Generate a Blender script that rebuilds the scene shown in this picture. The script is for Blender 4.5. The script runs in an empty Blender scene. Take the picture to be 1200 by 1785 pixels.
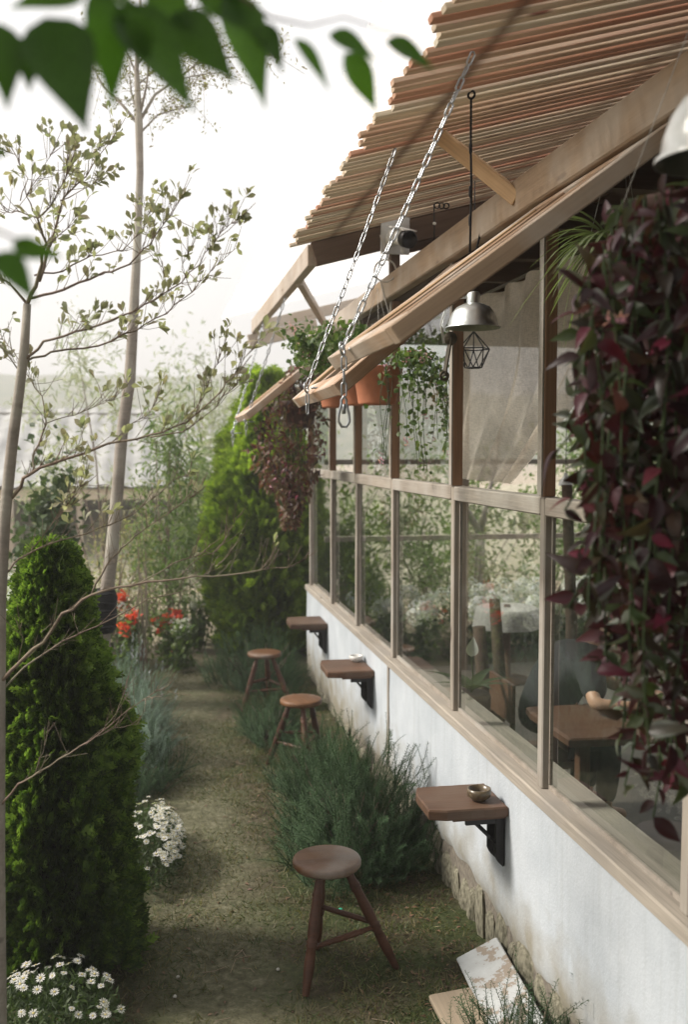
import bpy, bmesh, math, random
import numpy as np
from mathutils import Vector, Matrix, noise
random.seed(7); rng = np.random.default_rng(11)
S = bpy.context.scene
COL = S.collection
# ------------------------------------------------------------------ camera
FPX, HCAM = 1735.0, 2.14
PITCH = math.atan(109.5/FPX); YAW = math.atan(329/FPX*math.cos(PITCH))
cam = bpy.data.cameras.new('camera'); camo = bpy.data.objects.new('camera', cam); COL.objects.link(camo)
camo.location = (0, 0, HCAM); camo.rotation_euler = (math.pi/2-PITCH, 0, -YAW)
cam.sensor_fit = 'VERTICAL'; cam.sensor_height = 36; cam.lens = FPX/1785*36
cam.clip_start = 0.05; cam.clip_end = 900
cam.dof.use_dof = True; cam.dof.focus_distance = 3.9; cam.dof.aperture_fstop = 2.4
S.camera = camo
# ------------------------------------------------------------------ world: hazy white overcast over a Nishita sky
SUN_EL, SUN_ROT = math.radians(42), math.radians(-78)      # sun ahead and to the left
w = bpy.data.worlds.new("World"); S.world = w; w.use_nodes = True
nt = w.node_tree; bg = nt.nodes['Background']
sky = nt.nodes.new('ShaderNodeTexSky'); sky.sky_type = 'NISHITA'; sky.sun_disc = False
sky.sun_elevation = SUN_EL; sky.sun_rotation = SUN_ROT; sky.dust_density = 4; sky.air_density = 1.2
mx = nt.nodes.new('ShaderNodeMix'); mx.data_type = 'RGBA'; mx.inputs[0].default_value = 0.93
nt.links.new(sky.outputs[0], mx.inputs[6]); mx.inputs[7].default_value = (6.3, 6.16, 6.08, 1)
nt.links.new(mx.outputs[2], bg.inputs[0]); bg.inputs[1].default_value = 0.1
sl = bpy.data.lights.new('sun', 'SUN'); sl.energy = 3.4; sl.angle = math.radians(12); sl.color = (1, .93, .84)
so = bpy.data.objects.new('sun', sl); COL.objects.link(so)
_sd = Vector((math.sin(SUN_ROT)*math.cos(SUN_EL), math.cos(SUN_ROT)*math.cos(SUN_EL), math.sin(SUN_EL)))
so.rotation_euler = _sd.to_track_quat('Z', 'Y').to_euler(); so.location = _sd*30
S.view_settings.view_transform = 'Standard'; S.view_settings.look = 'None'
S.view_settings.exposure = 1.0; S.view_settings.gamma = 1
S.render.engine = 'CYCLES'
S.cycles.max_bounces = 8; S.cycles.transparent_max_bounces = 16; S.cycles.use_denoising = True
S.cycles.volume_bounces = 0; S.cycles.caustics_reflective = False; S.cycles.caustics_refractive = False

# ------------------------------------------------------------------ survey helpers: sight a photo point onto a real plane
_F = np.array([math.sin(YAW)*math.cos(PITCH), math.cos(YAW)*math.cos(PITCH), -math.sin(PITCH)])
_R = np.array([math.cos(YAW), -math.sin(YAW), 0.0]); _U = np.cross(_R, _F)
_C = np.array([0, 0, HCAM])
def ray(u, v): return _F+_R*(u-600)/FPX-_U*(v-892.5)/FPX
def atX(u, v, X): d = ray(u, v); return Vector(_C+d*X/d[0])
def atY(u, v, Y): d = ray(u, v); return Vector(_C+d*Y/d[1])
def atZ(u, v, Z): d = ray(u, v); return Vector(_C+d*(Z-HCAM)/d[2])
SL_A, SL_B = 3.105, 0.27                                     # underside of the slat roof: z = A + B x
def atSlat(u, v): d = ray(u, v); t = (SL_A-HCAM)/(d[2]-SL_B*d[0]); return Vector(_C+d*t)

# ------------------------------------------------------------------ object helpers
def tag(o, label=None, cat=None, group=None, kind=None):
    if label: o['label'] = label
    if cat: o['category'] = cat
    if group: o['group'] = group
    if kind: o['kind'] = kind
    return o
def empty(name, loc=(0, 0, 0), label=None, cat=None, group=None):
    o = bpy.data.objects.new(name, None); COL.objects.link(o); o.location = loc; o.empty_display_size = .1
    return tag(o, label, cat, group)
def link(name, me, mat=None, parent=None, mw=None, local=False):
    o = bpy.data.objects.new(name, me); COL.objects.link(o)
    if mat is not None and len(me.materials) == 0: me.materials.append(mat)
    if parent is not None:
        o.parent = parent
        if not local:
            o.matrix_parent_inverse = WM[parent.name].inverted() if parent.name in WM else Matrix.Translation(-Vector(parent.location))
    if mw is not None: o.matrix_basis = mw
    WM[o.name] = (mw if mw is not None else Matrix.Identity(4)).copy()
    return o
WM = {}
def mesh_np(name, V, F, mat=None, smooth=False):
    me = bpy.data.meshes.new(name); V = np.asarray(V, np.float32); F = np.asarray(F, np.int32)
    k = F.shape[1]; me.vertices.add(len(V)); me.vertices.foreach_set('co', V.ravel())
    me.loops.add(F.size); me.loops.foreach_set('vertex_index', F.ravel())
    me.polygons.add(len(F)); me.polygons.foreach_set('loop_start', np.arange(0, F.size, k, dtype=np.int32))
    me.update(calc_edges=True)
    if smooth: me.polygons.foreach_set('use_smooth', np.ones(len(F), bool))
    me.validate(clean_customdata=False)
    if mat is not None: me.materials.append(mat)
    return me
class MB:
    def __init__(s): s.v = []; s.f = []; s.sm = []
    def add(s, V, F, smooth=False):
        b = len(s.v); s.v += [tuple(x) for x in V]; s.f += [tuple(b+i for i in f) for f in F]; s.sm += [smooth]*len(F); return s
    def box(s, a, b, M=None, c=0.0):
        x0, y0, z0 = a; x1, y1, z1 = b
        V = [Vector(p) for p in ((x0,y0,z0),(x1,y0,z0),(x1,y1,z0),(x0,y1,z0),(x0,y0,z1),(x1,y0,z1),(x1,y1,z1),(x0,y1,z1))]
        if M is not None: V = [M @ p for p in V]
        return s.add(V, [(0,3,2,1),(4,5,6,7),(0,1,5,4),(1,2,6,5),(2,3,7,6),(3,0,4,7)])
    def tube(s, pts, rad, n=8, cap=True, smooth=True):
        pts = [Vector(p) for p in pts]
        if not isinstance(rad, (list, tuple)): rad = [rad]*len(pts)
        V = []; F = []; prev = None
        for i, p in enumerate(pts):
            t = (pts[min(i+1, len(pts)-1)]-pts[max(i-1, 0)])
            t = t.normalized() if t.length > 1e-9 else Vector((0, 0, 1))
            if prev is None: x = t.orthogonal().normalized()
            else:
                x = prev-t*prev.dot(t); x = x.normalized() if x.length > 1e-6 else t.orthogonal().normalized()
            prev = x; y = t.cross(x)
            for k in range(n):
                a = 2*math.pi*k/n; V.append(p+(x*math.cos(a)+y*math.sin(a))*rad[i])
        for i in range(len(pts)-1):
            for k in range(n): F.append((i*n+k, i*n+(k+1) % n, (i+1)*n+(k+1) % n, (i+1)*n+k))
        s.add(V, F, smooth)
        if cap:
            b = len(s.v)-len(V); s.f += [tuple(b+k for k in range(n))[::-1], tuple(b+(len(pts)-1)*n+k for k in range(n))]; s.sm += [False, False]
        return s
    def lathe(s, prof, n=24, c=(0, 0, 0), M=None, smooth=True, wob=0, seed=0):
        V = []; F = []; c = Vector(c)
        for i, (r, z) in enumerate(prof):
            for k in range(n):
                a = 2*math.pi*k/n; rr = r*(1+wob*noise.noise((math.cos(a)*1.3, math.sin(a)*1.3, z*3+seed)))
                p = Vector((rr*math.cos(a), rr*math.sin(a), z)); p = (M @ p) if M is not None else p
                V.append(p+c)
        for i in range(len(prof)-1):
            for k in range(n): F.append((i*n+k, i*n+(k+1) % n, (i+1)*n+(k+1) % n, (i+1)*n+k))
        return s.add(V, F, smooth)
    def mesh(s, name='m'):
        me = bpy.data.meshes.new(name); me.from_pydata(s.v, [], s.f); me.update()
        me.polygons.foreach_set('use_smooth', np.array(s.sm, bool)); return me
    def build(s, name, mat, parent=None, mw=None, local=False): return link(name, s.mesh(name), mat, parent, mw, local)
def frameM(p, xd, up=(0, 0, 1)):
    x = Vector(xd).normalized(); up = Vector(up)
    if abs(x.dot(up.normalized())) > .99: up = Vector((0, 1, 0))
    y = up.cross(x).normalized(); z = x.cross(y)
    M = Matrix((x, y, z)).transposed().to_4x4(); M.translation = Vector(p); return M
def plank_mesh(L, wy, hz, ch=.004, jit=.0015, seg=4, seed=0, roundend=False, cy=0.0):
    """timber: long axis local X from 0 to L, width wy (Y), height hz (Z), chamfered"""
    r = random.Random(seed); a, b = wy/2, hz/2; ch = min(ch, a*.8, b*.8)
    prof = [(-a+ch, -b), (a-ch, -b), (a, -b+ch), (a, b-ch), (a-ch, b), (-a+ch, b), (-a, b-ch), (-a, -b+ch)]
    V = []; F = []; n = 8; xs = [0, ch]+[L*i/seg for i in range(1, seg)]+[L-ch, L]
    oy = oz = 0
    for i, x in enumerate(xs):
        s = .93 if i in (0, len(xs)-1) else 1
        if 1 < i < len(xs)-2: oy += r.uniform(-jit, jit); oz += r.uniform(-jit, jit)
        for (y, z) in prof: V.append((x, y*s+oy+cy, z*s+oz))
    for i in range(len(xs)-1):
        for k in range(n): F.append((i*n+k, (i+1)*n+k, (i+1)*n+(k+1) % n, i*n+(k+1) % n))
    F += [tuple(range(n)), tuple((len(xs)-1)*n+k for k in range(n))[::-1]]
    me = bpy.data.meshes.new('timber'); me.from_pydata(V, [], F); me.update(); return me
def beam(name, p0, p1, wy, hz, mat, parent=None, up=(0, 0, 1), ch=.004, jit=.001, seed=None):
    p0, p1 = Vector(p0), Vector(p1)
    me = plank_mesh((p1-p0).length, wy, hz, ch, jit, 4, seed if seed is not None else random.randint(0, 9999))
    return link(name, me, mat, parent, frameM(p0, p1-p0, up))

# ------------------------------------------------------------------ materials
def nmat(name):
    m = bpy.data.materials.new(name); m.use_nodes = True; nt = m.node_tree
    return m, nt, nt.nodes['Principled BSDF'], nt.nodes['Material Output']
def N(nt, t, **kw):
    n = nt.nodes.new(t)
    for k, v in kw.items(): setattr(n, k, v)
    return n
def ramp(nt, stops, interp='LINEAR'):
    r = N(nt, 'ShaderNodeValToRGB'); e = r.color_ramp.elements; r.color_ramp.interpolation = interp
    while len(e) < len(stops): e.new(.5)
    for i, (p, c) in enumerate(stops): e[i].position = p; e[i].color = (c[0], c[1], c[2], 1)
    return r
def wood(name, cols, rough=.7, stain=None, grain=1.0, bump=.25, rnd=True, band=None, dark=.45, weather=None, spec=.3):
    m, nt, B, out = nmat(name); L = nt.links.new
    tc = N(nt, 'ShaderNodeTexCoord'); oi = N(nt, 'ShaderNodeObjectInfo')
    ad = N(nt, 'ShaderNodeVectorMath', operation='ADD'); ml = N(nt, 'ShaderNodeMath', operation='MULTIPLY'); ml.inputs[1].default_value = 37
    L(oi.outputs['Random'], ml.inputs[0]); L(tc.outputs['Object'], ad.inputs[0]); L(ml.outputs[0], ad.inputs[1])
    mp = N(nt, 'ShaderNodeMapping'); mp.inputs['Scale'].default_value = (1.3*grain, 16*grain, 16*grain); L(ad.outputs[0], mp.inputs[0])
    n1 = N(nt, 'ShaderNodeTexNoise'); n1.inputs['Scale'].default_value = 1; n1.inputs['Detail'].default_value = 5; n1.inputs['Distortion'].default_value = .8; L(mp.outputs[0], n1.inputs[0])
    mp2 = N(nt, 'ShaderNodeMapping'); mp2.inputs['Scale'].default_value = (5*grain, 150*grain, 150*grain); L(ad.outputs[0], mp2.inputs[0])
    n2 = N(nt, 'ShaderNodeTexNoise'); n2.inputs['Scale'].default_value = 1; n2.inputs['Detail'].default_value = 3; L(mp2.outputs[0], n2.inputs[0])
    # base colour chosen per piece
    rp = ramp(nt, [(i/(len(cols)-1) if len(cols) > 1 else 0, c) for i, c in enumerate(cols)] if len(cols) > 1 else [(0, cols[0]), (1, cols[0])])
    if rnd:
        a2 = N(nt, 'ShaderNodeMath', operation='MULTIPLY_ADD'); a2.inputs[1].default_value = .45; L(n1.outputs[0], a2.inputs[0])
        m3 = N(nt, 'ShaderNodeMath', operation='MULTIPLY_ADD'); m3.inputs[1].default_value = 1.1; m3.inputs[2].default_value = -.27; L(oi.outputs['Random'], m3.inputs[0]); L(m3.outputs[0], a2.inputs[2])
        L(a2.outputs[0], rp.inputs[0])
    else: L(n1.outputs[0], rp.inputs[0])
    st = ramp(nt, [(.3, (dark, dark, dark)), (.62, (1, 1, 1))]); 
    mxn = N(nt, 'ShaderNodeMath', operation='MULTIPLY_ADD'); mxn.inputs[1].default_value = .5; L(n2.outputs[0], mxn.inputs[0])
    h = N(nt, 'ShaderNodeMath', operation='MULTIPLY'); h.inputs[1].default_value = .55; L(n1.outputs[0], h.inputs[0]); L(h.outputs[0], mxn.inputs[2])
    L(mxn.outputs[0], st.inputs[0])
    mm = N(nt, 'ShaderNodeMix', data_type='RGBA', blend_type='MULTIPLY'); mm.inputs[0].default_value = .8
    L(rp.outputs[0], mm.inputs[6]); L(st.outputs[0], mm.inputs[7]); colout = mm.outputs[2]
    # knots
    vo = N(nt, 'ShaderNodeTexVoronoi'); mp3 = N(nt, 'ShaderNodeMapping'); mp3.inputs['Scale'].default_value = (2.2, 9, 9); L(ad.outputs[0], mp3.inputs[0]); L(mp3.outputs[0], vo.inputs[0]); vo.inputs['Scale'].default_value = 1
    kr = ramp(nt, [(.05, (1, 1, 1)), (.12, (0, 0, 0))]); L(vo.outputs['Distance'], kr.inputs[0])
    mk = N(nt, 'ShaderNodeMix', data_type='RGBA'); L(kr.outputs[0], mk.inputs[0]); L(colout, mk.inputs[6]); mk.inputs[7].default_value = (cols[0][0]*.35, cols[0][1]*.3, cols[0][2]*.3, 1); colout = mk.outputs[2]
    if weather:   # grey weather patches
        n4 = N(nt, 'ShaderNodeTexNoise'); n4.inputs['Scale'].default_value = 3.5; n4.inputs['Detail'].default_value = 6; L(ad.outputs[0], n4.inputs[0])
        wr = ramp(nt, [(.42, (0, 0, 0)), (.68, (1, 1, 1))]); L(n4.outputs[0], wr.inputs[0])
        mw = N(nt, 'ShaderNodeMix', data_type='RGBA'); L(wr.outputs[0], mw.inputs[0]); L(colout, mw.inputs[6]); mw.inputs[7].default_value = (*weather, 1); colout = mw.outputs[2]
    if band:      # a dark noise-edged band running along the world Y axis at a given x
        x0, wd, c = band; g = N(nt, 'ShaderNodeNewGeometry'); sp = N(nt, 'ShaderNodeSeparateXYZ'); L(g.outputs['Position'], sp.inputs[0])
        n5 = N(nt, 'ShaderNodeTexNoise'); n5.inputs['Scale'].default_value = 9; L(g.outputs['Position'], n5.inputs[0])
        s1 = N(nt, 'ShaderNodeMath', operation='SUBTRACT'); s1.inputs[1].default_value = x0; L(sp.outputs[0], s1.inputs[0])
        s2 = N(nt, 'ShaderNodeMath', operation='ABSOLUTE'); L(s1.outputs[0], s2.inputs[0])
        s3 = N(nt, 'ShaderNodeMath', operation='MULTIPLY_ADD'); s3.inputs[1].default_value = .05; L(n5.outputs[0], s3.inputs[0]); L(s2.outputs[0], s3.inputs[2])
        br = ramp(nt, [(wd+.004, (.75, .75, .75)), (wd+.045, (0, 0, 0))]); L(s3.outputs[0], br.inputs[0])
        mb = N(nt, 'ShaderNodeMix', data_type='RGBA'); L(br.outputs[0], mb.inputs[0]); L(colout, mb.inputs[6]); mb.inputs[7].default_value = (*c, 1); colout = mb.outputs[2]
    L(colout, B.inputs['Base Color']); B.inputs['Roughness'].default_value = rough; B.inputs['Specular IOR Level'].default_value = spec
    bp = N(nt, 'ShaderNodeBump'); bp.inputs['Strength'].default_value = bump; bp.inputs['Distance'].default_value = .004
    L(mxn.outputs[0], bp.inputs['Height']); L(bp.outputs[0], B.inputs['Normal'])
    return m
def plain(name, c, rough=.5, metal=0, spec=.5, var=.12, nscale=30, bump=0, c2=None):
    m, nt, B, out = nmat(name); L = nt.links.new
    tc = N(nt, 'ShaderNodeTexCoord'); n = N(nt, 'ShaderNodeTexNoise'); n.inputs['Scale'].default_value = nscale; n.inputs['Detail'].default_value = 6; L(tc.outputs['Object'], n.inputs[0])
    c2 = c2 or tuple(x*(1-2.2*var) for x in c)
    r = ramp(nt, [(.35, c2), (.62, c)]); L(n.outputs[0], r.inputs[0]); L(r.outputs[0], B.inputs['Base Color'])
    B.inputs['Roughness'].default_value = rough; B.inputs['Metallic'].default_value = metal; B.inputs['Specular IOR Level'].default_value = spec
    if bump:
        b = N(nt, 'ShaderNodeBump'); b.inputs['Strength'].default_value = bump; b.inputs['Distance'].default_value = .004; L(n.outputs[0], b.inputs['Height']); L(b.outputs[0], B.inputs['Normal'])
    return m
def leafmat(name, cols, trans=.35, rough=.55, mid=None, spec=.35, objrnd=False, tcol=1.25, tt=(1.1, 1.25, .6)):
    m, nt, B, out = nmat(name); L = nt.links.new
    g = N(nt, 'ShaderNodeNewGeometry'); oi = N(nt, 'ShaderNodeObjectInfo')
    src = g.outputs['Random Per Island']
    if objrnd: src = oi.outputs['Random']
    r = ramp(nt, [(i/(len(cols)-1), c) for i, c in enumerate(cols)]); L(src, r.inputs[0])
    tc = N(nt, 'ShaderNodeTexCoord'); n = N(nt, 'ShaderNodeTexNoise'); n.inputs['Scale'].default_value = 25 if objrnd else 3; L(tc.outputs['Object'], n.inputs[0])
    mm = N(nt, 'ShaderNodeMix', data_type='RGBA', blend_type='MULTIPLY'); mm.inputs[0].default_value = 1
    nr = ramp(nt, [(.3, (.62, .62, .62)), (.7, (1.15, 1.15, 1.15))]); L(n.outputs[0], nr.inputs[0]); L(r.outputs[0], mm.inputs[6]); L(nr.outputs[0], mm.inputs[7])
    col = mm.outputs[2]
    if mid is not None:          # stripes/midrib from local x across the leaf
        sp = N(nt, 'ShaderNodeSeparateXYZ'); L(tc.outputs['Object'], sp.inputs[0])
        a = N(nt, 'ShaderNodeMath', operation='ABSOLUTE'); L(sp.outputs[0], a.inputs[0])
        mr = ramp(nt, mid[1]); sc = N(nt, 'ShaderNodeMath', operation='MULTIPLY'); sc.inputs[1].default_value = mid[2]; L(a.outputs[0], sc.inputs[0]); L(sc.outputs[0], mr.inputs[0])
        m2 = N(nt, 'ShaderNodeMix', data_type='RGBA'); L(mr.outputs[0], m2.inputs[0]); L(col, m2.inputs[6]); m2.inputs[7].default_value = (*mid[0], 1); col = m2.outputs[2]
    L(col, B.inputs['Base Color']); B.inputs['Roughness'].default_value = rough; B.inputs['Specular IOR Level'].default_value = spec
    if trans > 0:
        t = N(nt, 'ShaderNodeBsdfTranslucent'); ms = N(nt, 'ShaderNodeMixShader'); ms.inputs[0].default_value = trans
        m4 = N(nt, 'ShaderNodeMix', data_type='RGBA', blend_type='MULTIPLY'); m4.inputs[0].default_value = 1; L(col, m4.inputs[6]); m4.inputs[7].default_value = (tcol*tt[0], tcol*tt[1], tcol*tt[2], 1)
        L(m4.outputs[2], t.inputs[0]); L(B.outputs[0], ms.inputs[1]); L(t.outputs[0], ms.inputs[2]); L(ms.outputs[0], out.inputs[0])
    return m
def glassmat(name, tint=(.93, .97, .95), dirt=.06):
    m, nt, B, out = nmat(name); L = nt.links.new; nt.nodes.remove(B)
    fr = N(nt, 'ShaderNodeFresnel'); gg_ = N(nt, 'ShaderNodeNewGeometry'); mr_ = N(nt, 'ShaderNodeMapRange'); mr_.inputs[3].default_value = 1.5; mr_.inputs[4].default_value = 1/1.5; L(gg_.outputs['Backfacing'], mr_.inputs[0]); L(mr_.outputs[0], fr.inputs[0])
    a = N(nt, 'ShaderNodeMath', operation='MULTIPLY'); a.inputs[1].default_value = 2; L(fr.outputs[0], a.inputs[0])
    b = N(nt, 'ShaderNodeMath', operation='ADD'); b.inputs[1].default_value = 1; L(fr.outputs[0], b.inputs[0])
    d = N(nt, 'ShaderNodeMath', operation='DIVIDE'); L(a.outputs[0], d.inputs[0]); L(b.outputs[0], d.inputs[1])
    t = N(nt, 'ShaderNodeBsdfTransparent'); t.inputs[0].default_value = (*tint, 1)
    g = N(nt, 'ShaderNodeBsdfGlossy'); g.inputs['Roughness'].default_value = .0
    tc = N(nt, 'ShaderNodeTexCoord'); n = N(nt, 'ShaderNodeTexNoise'); n.inputs['Scale'].default_value = 1.1; L(tc.outputs['Object'], n.inputs[0])
    bp = N(nt, 'ShaderNodeBump'); bp.inputs['Strength'].default_value = .02; bp.inputs['Distance'].default_value = .02; L(n.outputs[0], bp.inputs['Height']); L(bp.outputs[0], g.inputs['Normal'])
    ms = N(nt, 'ShaderNodeMixShader'); L(d.outputs[0], ms.inputs[0]); L(t.outputs[0], ms.inputs[1]); L(g.outputs[0], ms.inputs[2])
    df = N(nt, 'ShaderNodeBsdfDiffuse'); df.inputs[0].default_value = (.5, .52, .48, 1)
    n2 = N(nt, 'ShaderNodeTexNoise'); n2.inputs['Scale'].default_value = 6; n2.inputs['Detail'].default_value = 8; L(tc.outputs['Object'], n2.inputs[0])
    dr = N(nt, 'ShaderNodeMath', operation='MULTIPLY'); dr.inputs[1].default_value = dirt; L(n2.outputs[0], dr.inputs[0])
    m2 = N(nt, 'ShaderNodeMixShader'); L(dr.outputs[0], m2.inputs[0]); L(ms.outputs[0], m2.inputs[1]); L(df.outputs[0], m2.inputs[2]); L(m2.outputs[0], out.inputs[0])
    return m
def clothmat(name, c, trans=.5, scale=260, alpha=.0, rough=.9):
    m, nt, B, out = nmat(name); L = nt.links.new
    tc = N(nt, 'ShaderNodeTexCoord'); mp = N(nt, 'ShaderNodeMapping'); mp.inputs['Scale'].default_value = (1, 8, 1); L(tc.outputs['Object'], mp.inputs[0])
    n = N(nt, 'ShaderNodeTexNoise'); n.inputs['Scale'].default_value = scale/8; n.inputs['Detail'].default_value = 4; L(mp.outputs[0], n.inputs[0])
    mp2 = N(nt, 'ShaderNodeMapping'); mp2.inputs['Scale'].default_value = (1, 1, 8); L(tc.outputs['Object'], mp2.inputs[0])
    n2 = N(nt, 'ShaderNodeTexNoise'); n2.inputs['Scale'].default_value = scale/8; n2.inputs['Detail'].default_value = 4; L(mp2.outputs[0], n2.inputs[0])
    ad = N(nt, 'ShaderNodeMath', operation='MULTIPLY'); L(n.outputs[0], ad.inputs[0]); L(n2.outputs[0], ad.inputs[1])
    r = ramp(nt, [(.14, tuple(x*.62 for x in c)), (.34, c)]); L(ad.outputs[0], r.inputs[0]); L(r.outputs[0], B.inputs['Base Color']); B.inputs['Roughness'].default_value = rough
    t = N(nt, 'ShaderNodeBsdfTranslucent'); L(r.outputs[0], t.inputs[0]); ms = N(nt, 'ShaderNodeMixShader'); ms.inputs[0].default_value = trans
    L(B.outputs[0], ms.inputs[1]); L(t.outputs[0], ms.inputs[2]); last = ms.outputs[0]
    if alpha > 0:
        tr = N(nt, 'ShaderNodeBsdfTransparent'); m3 = N(nt, 'ShaderNodeMixShader'); am = N(nt, 'ShaderNodeMath', operation='MULTIPLY'); am.inputs[1].default_value = alpha*4
        L(ad.outputs[0], am.inputs[0]); L(am.outputs[0], m3.inputs[0]); L(last, m3.inputs[1]); L(tr.outputs[0], m3.inputs[2]); last = m3.outputs[0]
    L(last, out.inputs[0]); return m
M = {}
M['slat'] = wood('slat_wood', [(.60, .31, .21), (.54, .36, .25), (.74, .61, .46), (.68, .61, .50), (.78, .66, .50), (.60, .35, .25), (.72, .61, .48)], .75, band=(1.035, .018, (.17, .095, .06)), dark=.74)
M['beam'] = wood('beam_wood', [(.30, .21, .135), (.38, .29, .20)], .8, weather=(.36, .30, .24), dark=.5)
M['beam_shaded'] = wood('shaded_beam_wood', [(.10, .062, .042), (.14, .092, .062)], .8, dark=.5)  # darker copy of the beam wood, shade under the roof put into the colour
M['beam_pale'] = wood('pale_beam_wood', [(.46, .38, .31), (.52, .44, .36)], .85, weather=(.50, .45, .40), dark=.62)
M['brace'] = wood('brace_wood', [(.46, .29, .15), (.5, .34, .19)], .7, dark=.6)
M['sash'] = wood('sash_wood', [(.38, .24, .15), (.46, .33, .23)], .7, weather=(.52, .46, .40), dark=.5)
M['frame'] = wood('window_frame_wood', [(.27, .235, .195), (.34, .295, .245)], .8, weather=(.33, .305, .27), dark=.42, bump=.5)
M['frame_raw'] = wood('unpainted_frame_wood', [(.27, .15, .085), (.34, .20, .12)], .65, dark=.5)
M['sill'] = wood('sill_wood', [(.30, .265, .22), (.36, .32, .27)], .85, weather=(.27, .245, .215), dark=.45)
M['stool'] = wood('stool_leg_wood', [(.060, .024, .013), (.105, .042, .022)], .5, dark=.35, spec=.35)
M['seat'] = wood('stool_seat_wood', [(.11, .046, .018), (.17, .080, .034)], .5, dark=.35, weather=(.27, .24, .215), spec=.35)
M['top'] = wood('table_top_wood', [(.065, .030, .017), (.13, .066, .038)], .5, dark=.28, grain=.8, spec=.35, weather=(.115, .075, .052), bump=.6)
M['darkwood'] = wood('inner_table_wood', [(.11, .055, .032), (.15, .08, .05)], .5, dark=.6)
M['ply'] = wood('old_board_wood', [(.26, .20, .14), (.32, .26, .19)], .85, dark=.6)
M['bark'] = wood('grey_bark', [(.25, .215, .185), (.33, .295, .255)], .9, weather=(.38, .36, .31), grain=.6, bump=.8, rnd=False, dark=.6)
M['twig'] = wood('twig_bark', [(.17, .115, .09), (.24, .18, .14)], .85, weather=(.22, .20, .14), bump=.5, rnd=False)
M['log'] = wood('dark_log_bark', [(.07, .05, .035), (.12, .085, .06)], .9, bump=1, rnd=False)
M['chain'] = plain('galvanised_steel', (.44, .46, .48), .32, .9, var=.1)
M['black'] = plain('black_metal', (.016, .015, .016), .5, .2, var=.1)
M['blackcord'] = plain('black_cord', (.012, .012, .013), .6, 0, .2)
M['white_plastic'] = plain('white_plastic', (.72, .72, .70), .38, var=.03)
M['grey_plastic'] = plain('pale_grey_plate', (.55, .56, .56), .5, var=.05)
M['cable'] = plain('white_cable', (.55, .53, .49), .6)
M['alu'] = plain('spun_aluminium', (.86, .87, .88), .36, 1.0, var=.07, nscale=8)
M['alu_in'] = plain('lamp_inside', (.30, .32, .24), .55, .2, var=.1)
M['enamel'] = plain('white_enamel', (.70, .71, .70), .22, var=.03, spec=.6)
M['enamel_in'] = plain('enamel_inside', (.10, .11, .09), .4)
M['brass'] = plain('tarnished_iron', (.11, .09, .06), .45, .7)
M['terra'] = plain('terracotta', (.46, .17, .085), .75, var=.09, nscale=14, bump=.1)
M['terra_dark'] = plain('brown_pot', (.085, .04, .028), .7, var=.1)
M['soil'] = plain('potting_soil', (.045, .03, .02), .95, var=.25, bump=1)
M['ceramic'] = plain('brown_glaze', (.12, .09, .05), .3, var=.12, nscale=60, c2=(.07, .05, .03))
M['white_ceramic'] = plain('white_glaze', (.72, .71, .68), .25, var=.03)
M['stone'] = plain('wall_stone', (.22, .205, .15), .9, var=.2, nscale=9, bump=1, c2=(.075, .07, .045))
M['floor'] = plain('dark_floor', (.10, .085, .07), .6, var=.15, nscale=5)
M['mortar'] = plain('mortar', (.20, .175, .14), .95, var=.2, nscale=40, bump=.8)
M['slab'] = plain('paving_stone', (.50, .48, .44), .9, var=.1, nscale=20, bump=.4)
M['green_plastic'] = plain('green_plastic', (.05, .42, .26), .35)
M['glass'] = glassmat('window_glass', dirt=.02)
M['glass_dirty'] = glassmat('sash_glass', dirt=.12)
M['burlap'] = clothmat('burlap', (.92, .82, .70), .75, 300, alpha=.16)
M['white_cloth'] = clothmat('white_cloth', (.62, .60, .56), .15, 200)
M['black_cloth'] = clothmat('black_shirt', (.022, .022, .026), .02, 400)
M['trousers'] = clothmat('dark_trousers', (.03, .032, .042), .02, 400)
M['skin'] = plain('skin', (.50, .29, .19), .5, var=.04)
M['hair'] = plain('hair', (.02, .014, .01), .5)
M['thuja_tip'] = leafmat('thuja_lit_new_growth', [(.10, .17, .035), (.15, .23, .045), (.19, .27, .055), (.08, .14, .03)], .42)  # pale new growth that also carries the light on the conifer's top
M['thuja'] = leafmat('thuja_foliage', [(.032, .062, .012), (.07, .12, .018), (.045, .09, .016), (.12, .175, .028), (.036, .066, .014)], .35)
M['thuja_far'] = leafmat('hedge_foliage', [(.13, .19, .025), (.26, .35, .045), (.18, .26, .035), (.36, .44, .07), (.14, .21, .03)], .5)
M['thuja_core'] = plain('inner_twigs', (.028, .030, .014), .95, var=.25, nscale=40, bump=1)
M['rosemary'] = leafmat('rosemary_needles', [(.032, .062, .030), (.062, .105, .050), (.042, .078, .038), (.09, .135, .07)], .2, rough=.75, spec=.12)
M['lavender'] = leafmat('lavender_needles', [(.15, .22, .18), (.23, .30, .25), (.17, .24, .19), (.28, .34, .30)], .2, rough=.75, spec=.15)
M['spike'] = leafmat('lavender_spikes', [(.24, .26, .30), (.34, .34, .38)], .2)
M['youngleaf'] = leafmat('spatulate_leaf', [(.33, .34, .22), (.40, .38, .27), (.31, .34, .21), (.43, .36, .27)], .45, tcol=1.05, tt=(1.05, 1.15, .72))
M['youngleaf_o'] = leafmat('spatulate_leaf_single', [(.33, .34, .22), (.40, .38, .27), (.31, .34, .21), (.43, .36, .27)], .45, objrnd=True, tcol=1.05, tt=(1.05, 1.15, .72))
M['bigleaf'] = leafmat('overhanging_leaf', [(.05, .12, .018), (.085, .18, .03), (.035, .08, .014), (.07, .15, .02)], .5, objrnd=True, rough=.4)
M['crown'] = leafmat('canopy_leaf', [(.035, .085, .012), (.055, .13, .018)], .3)
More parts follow.
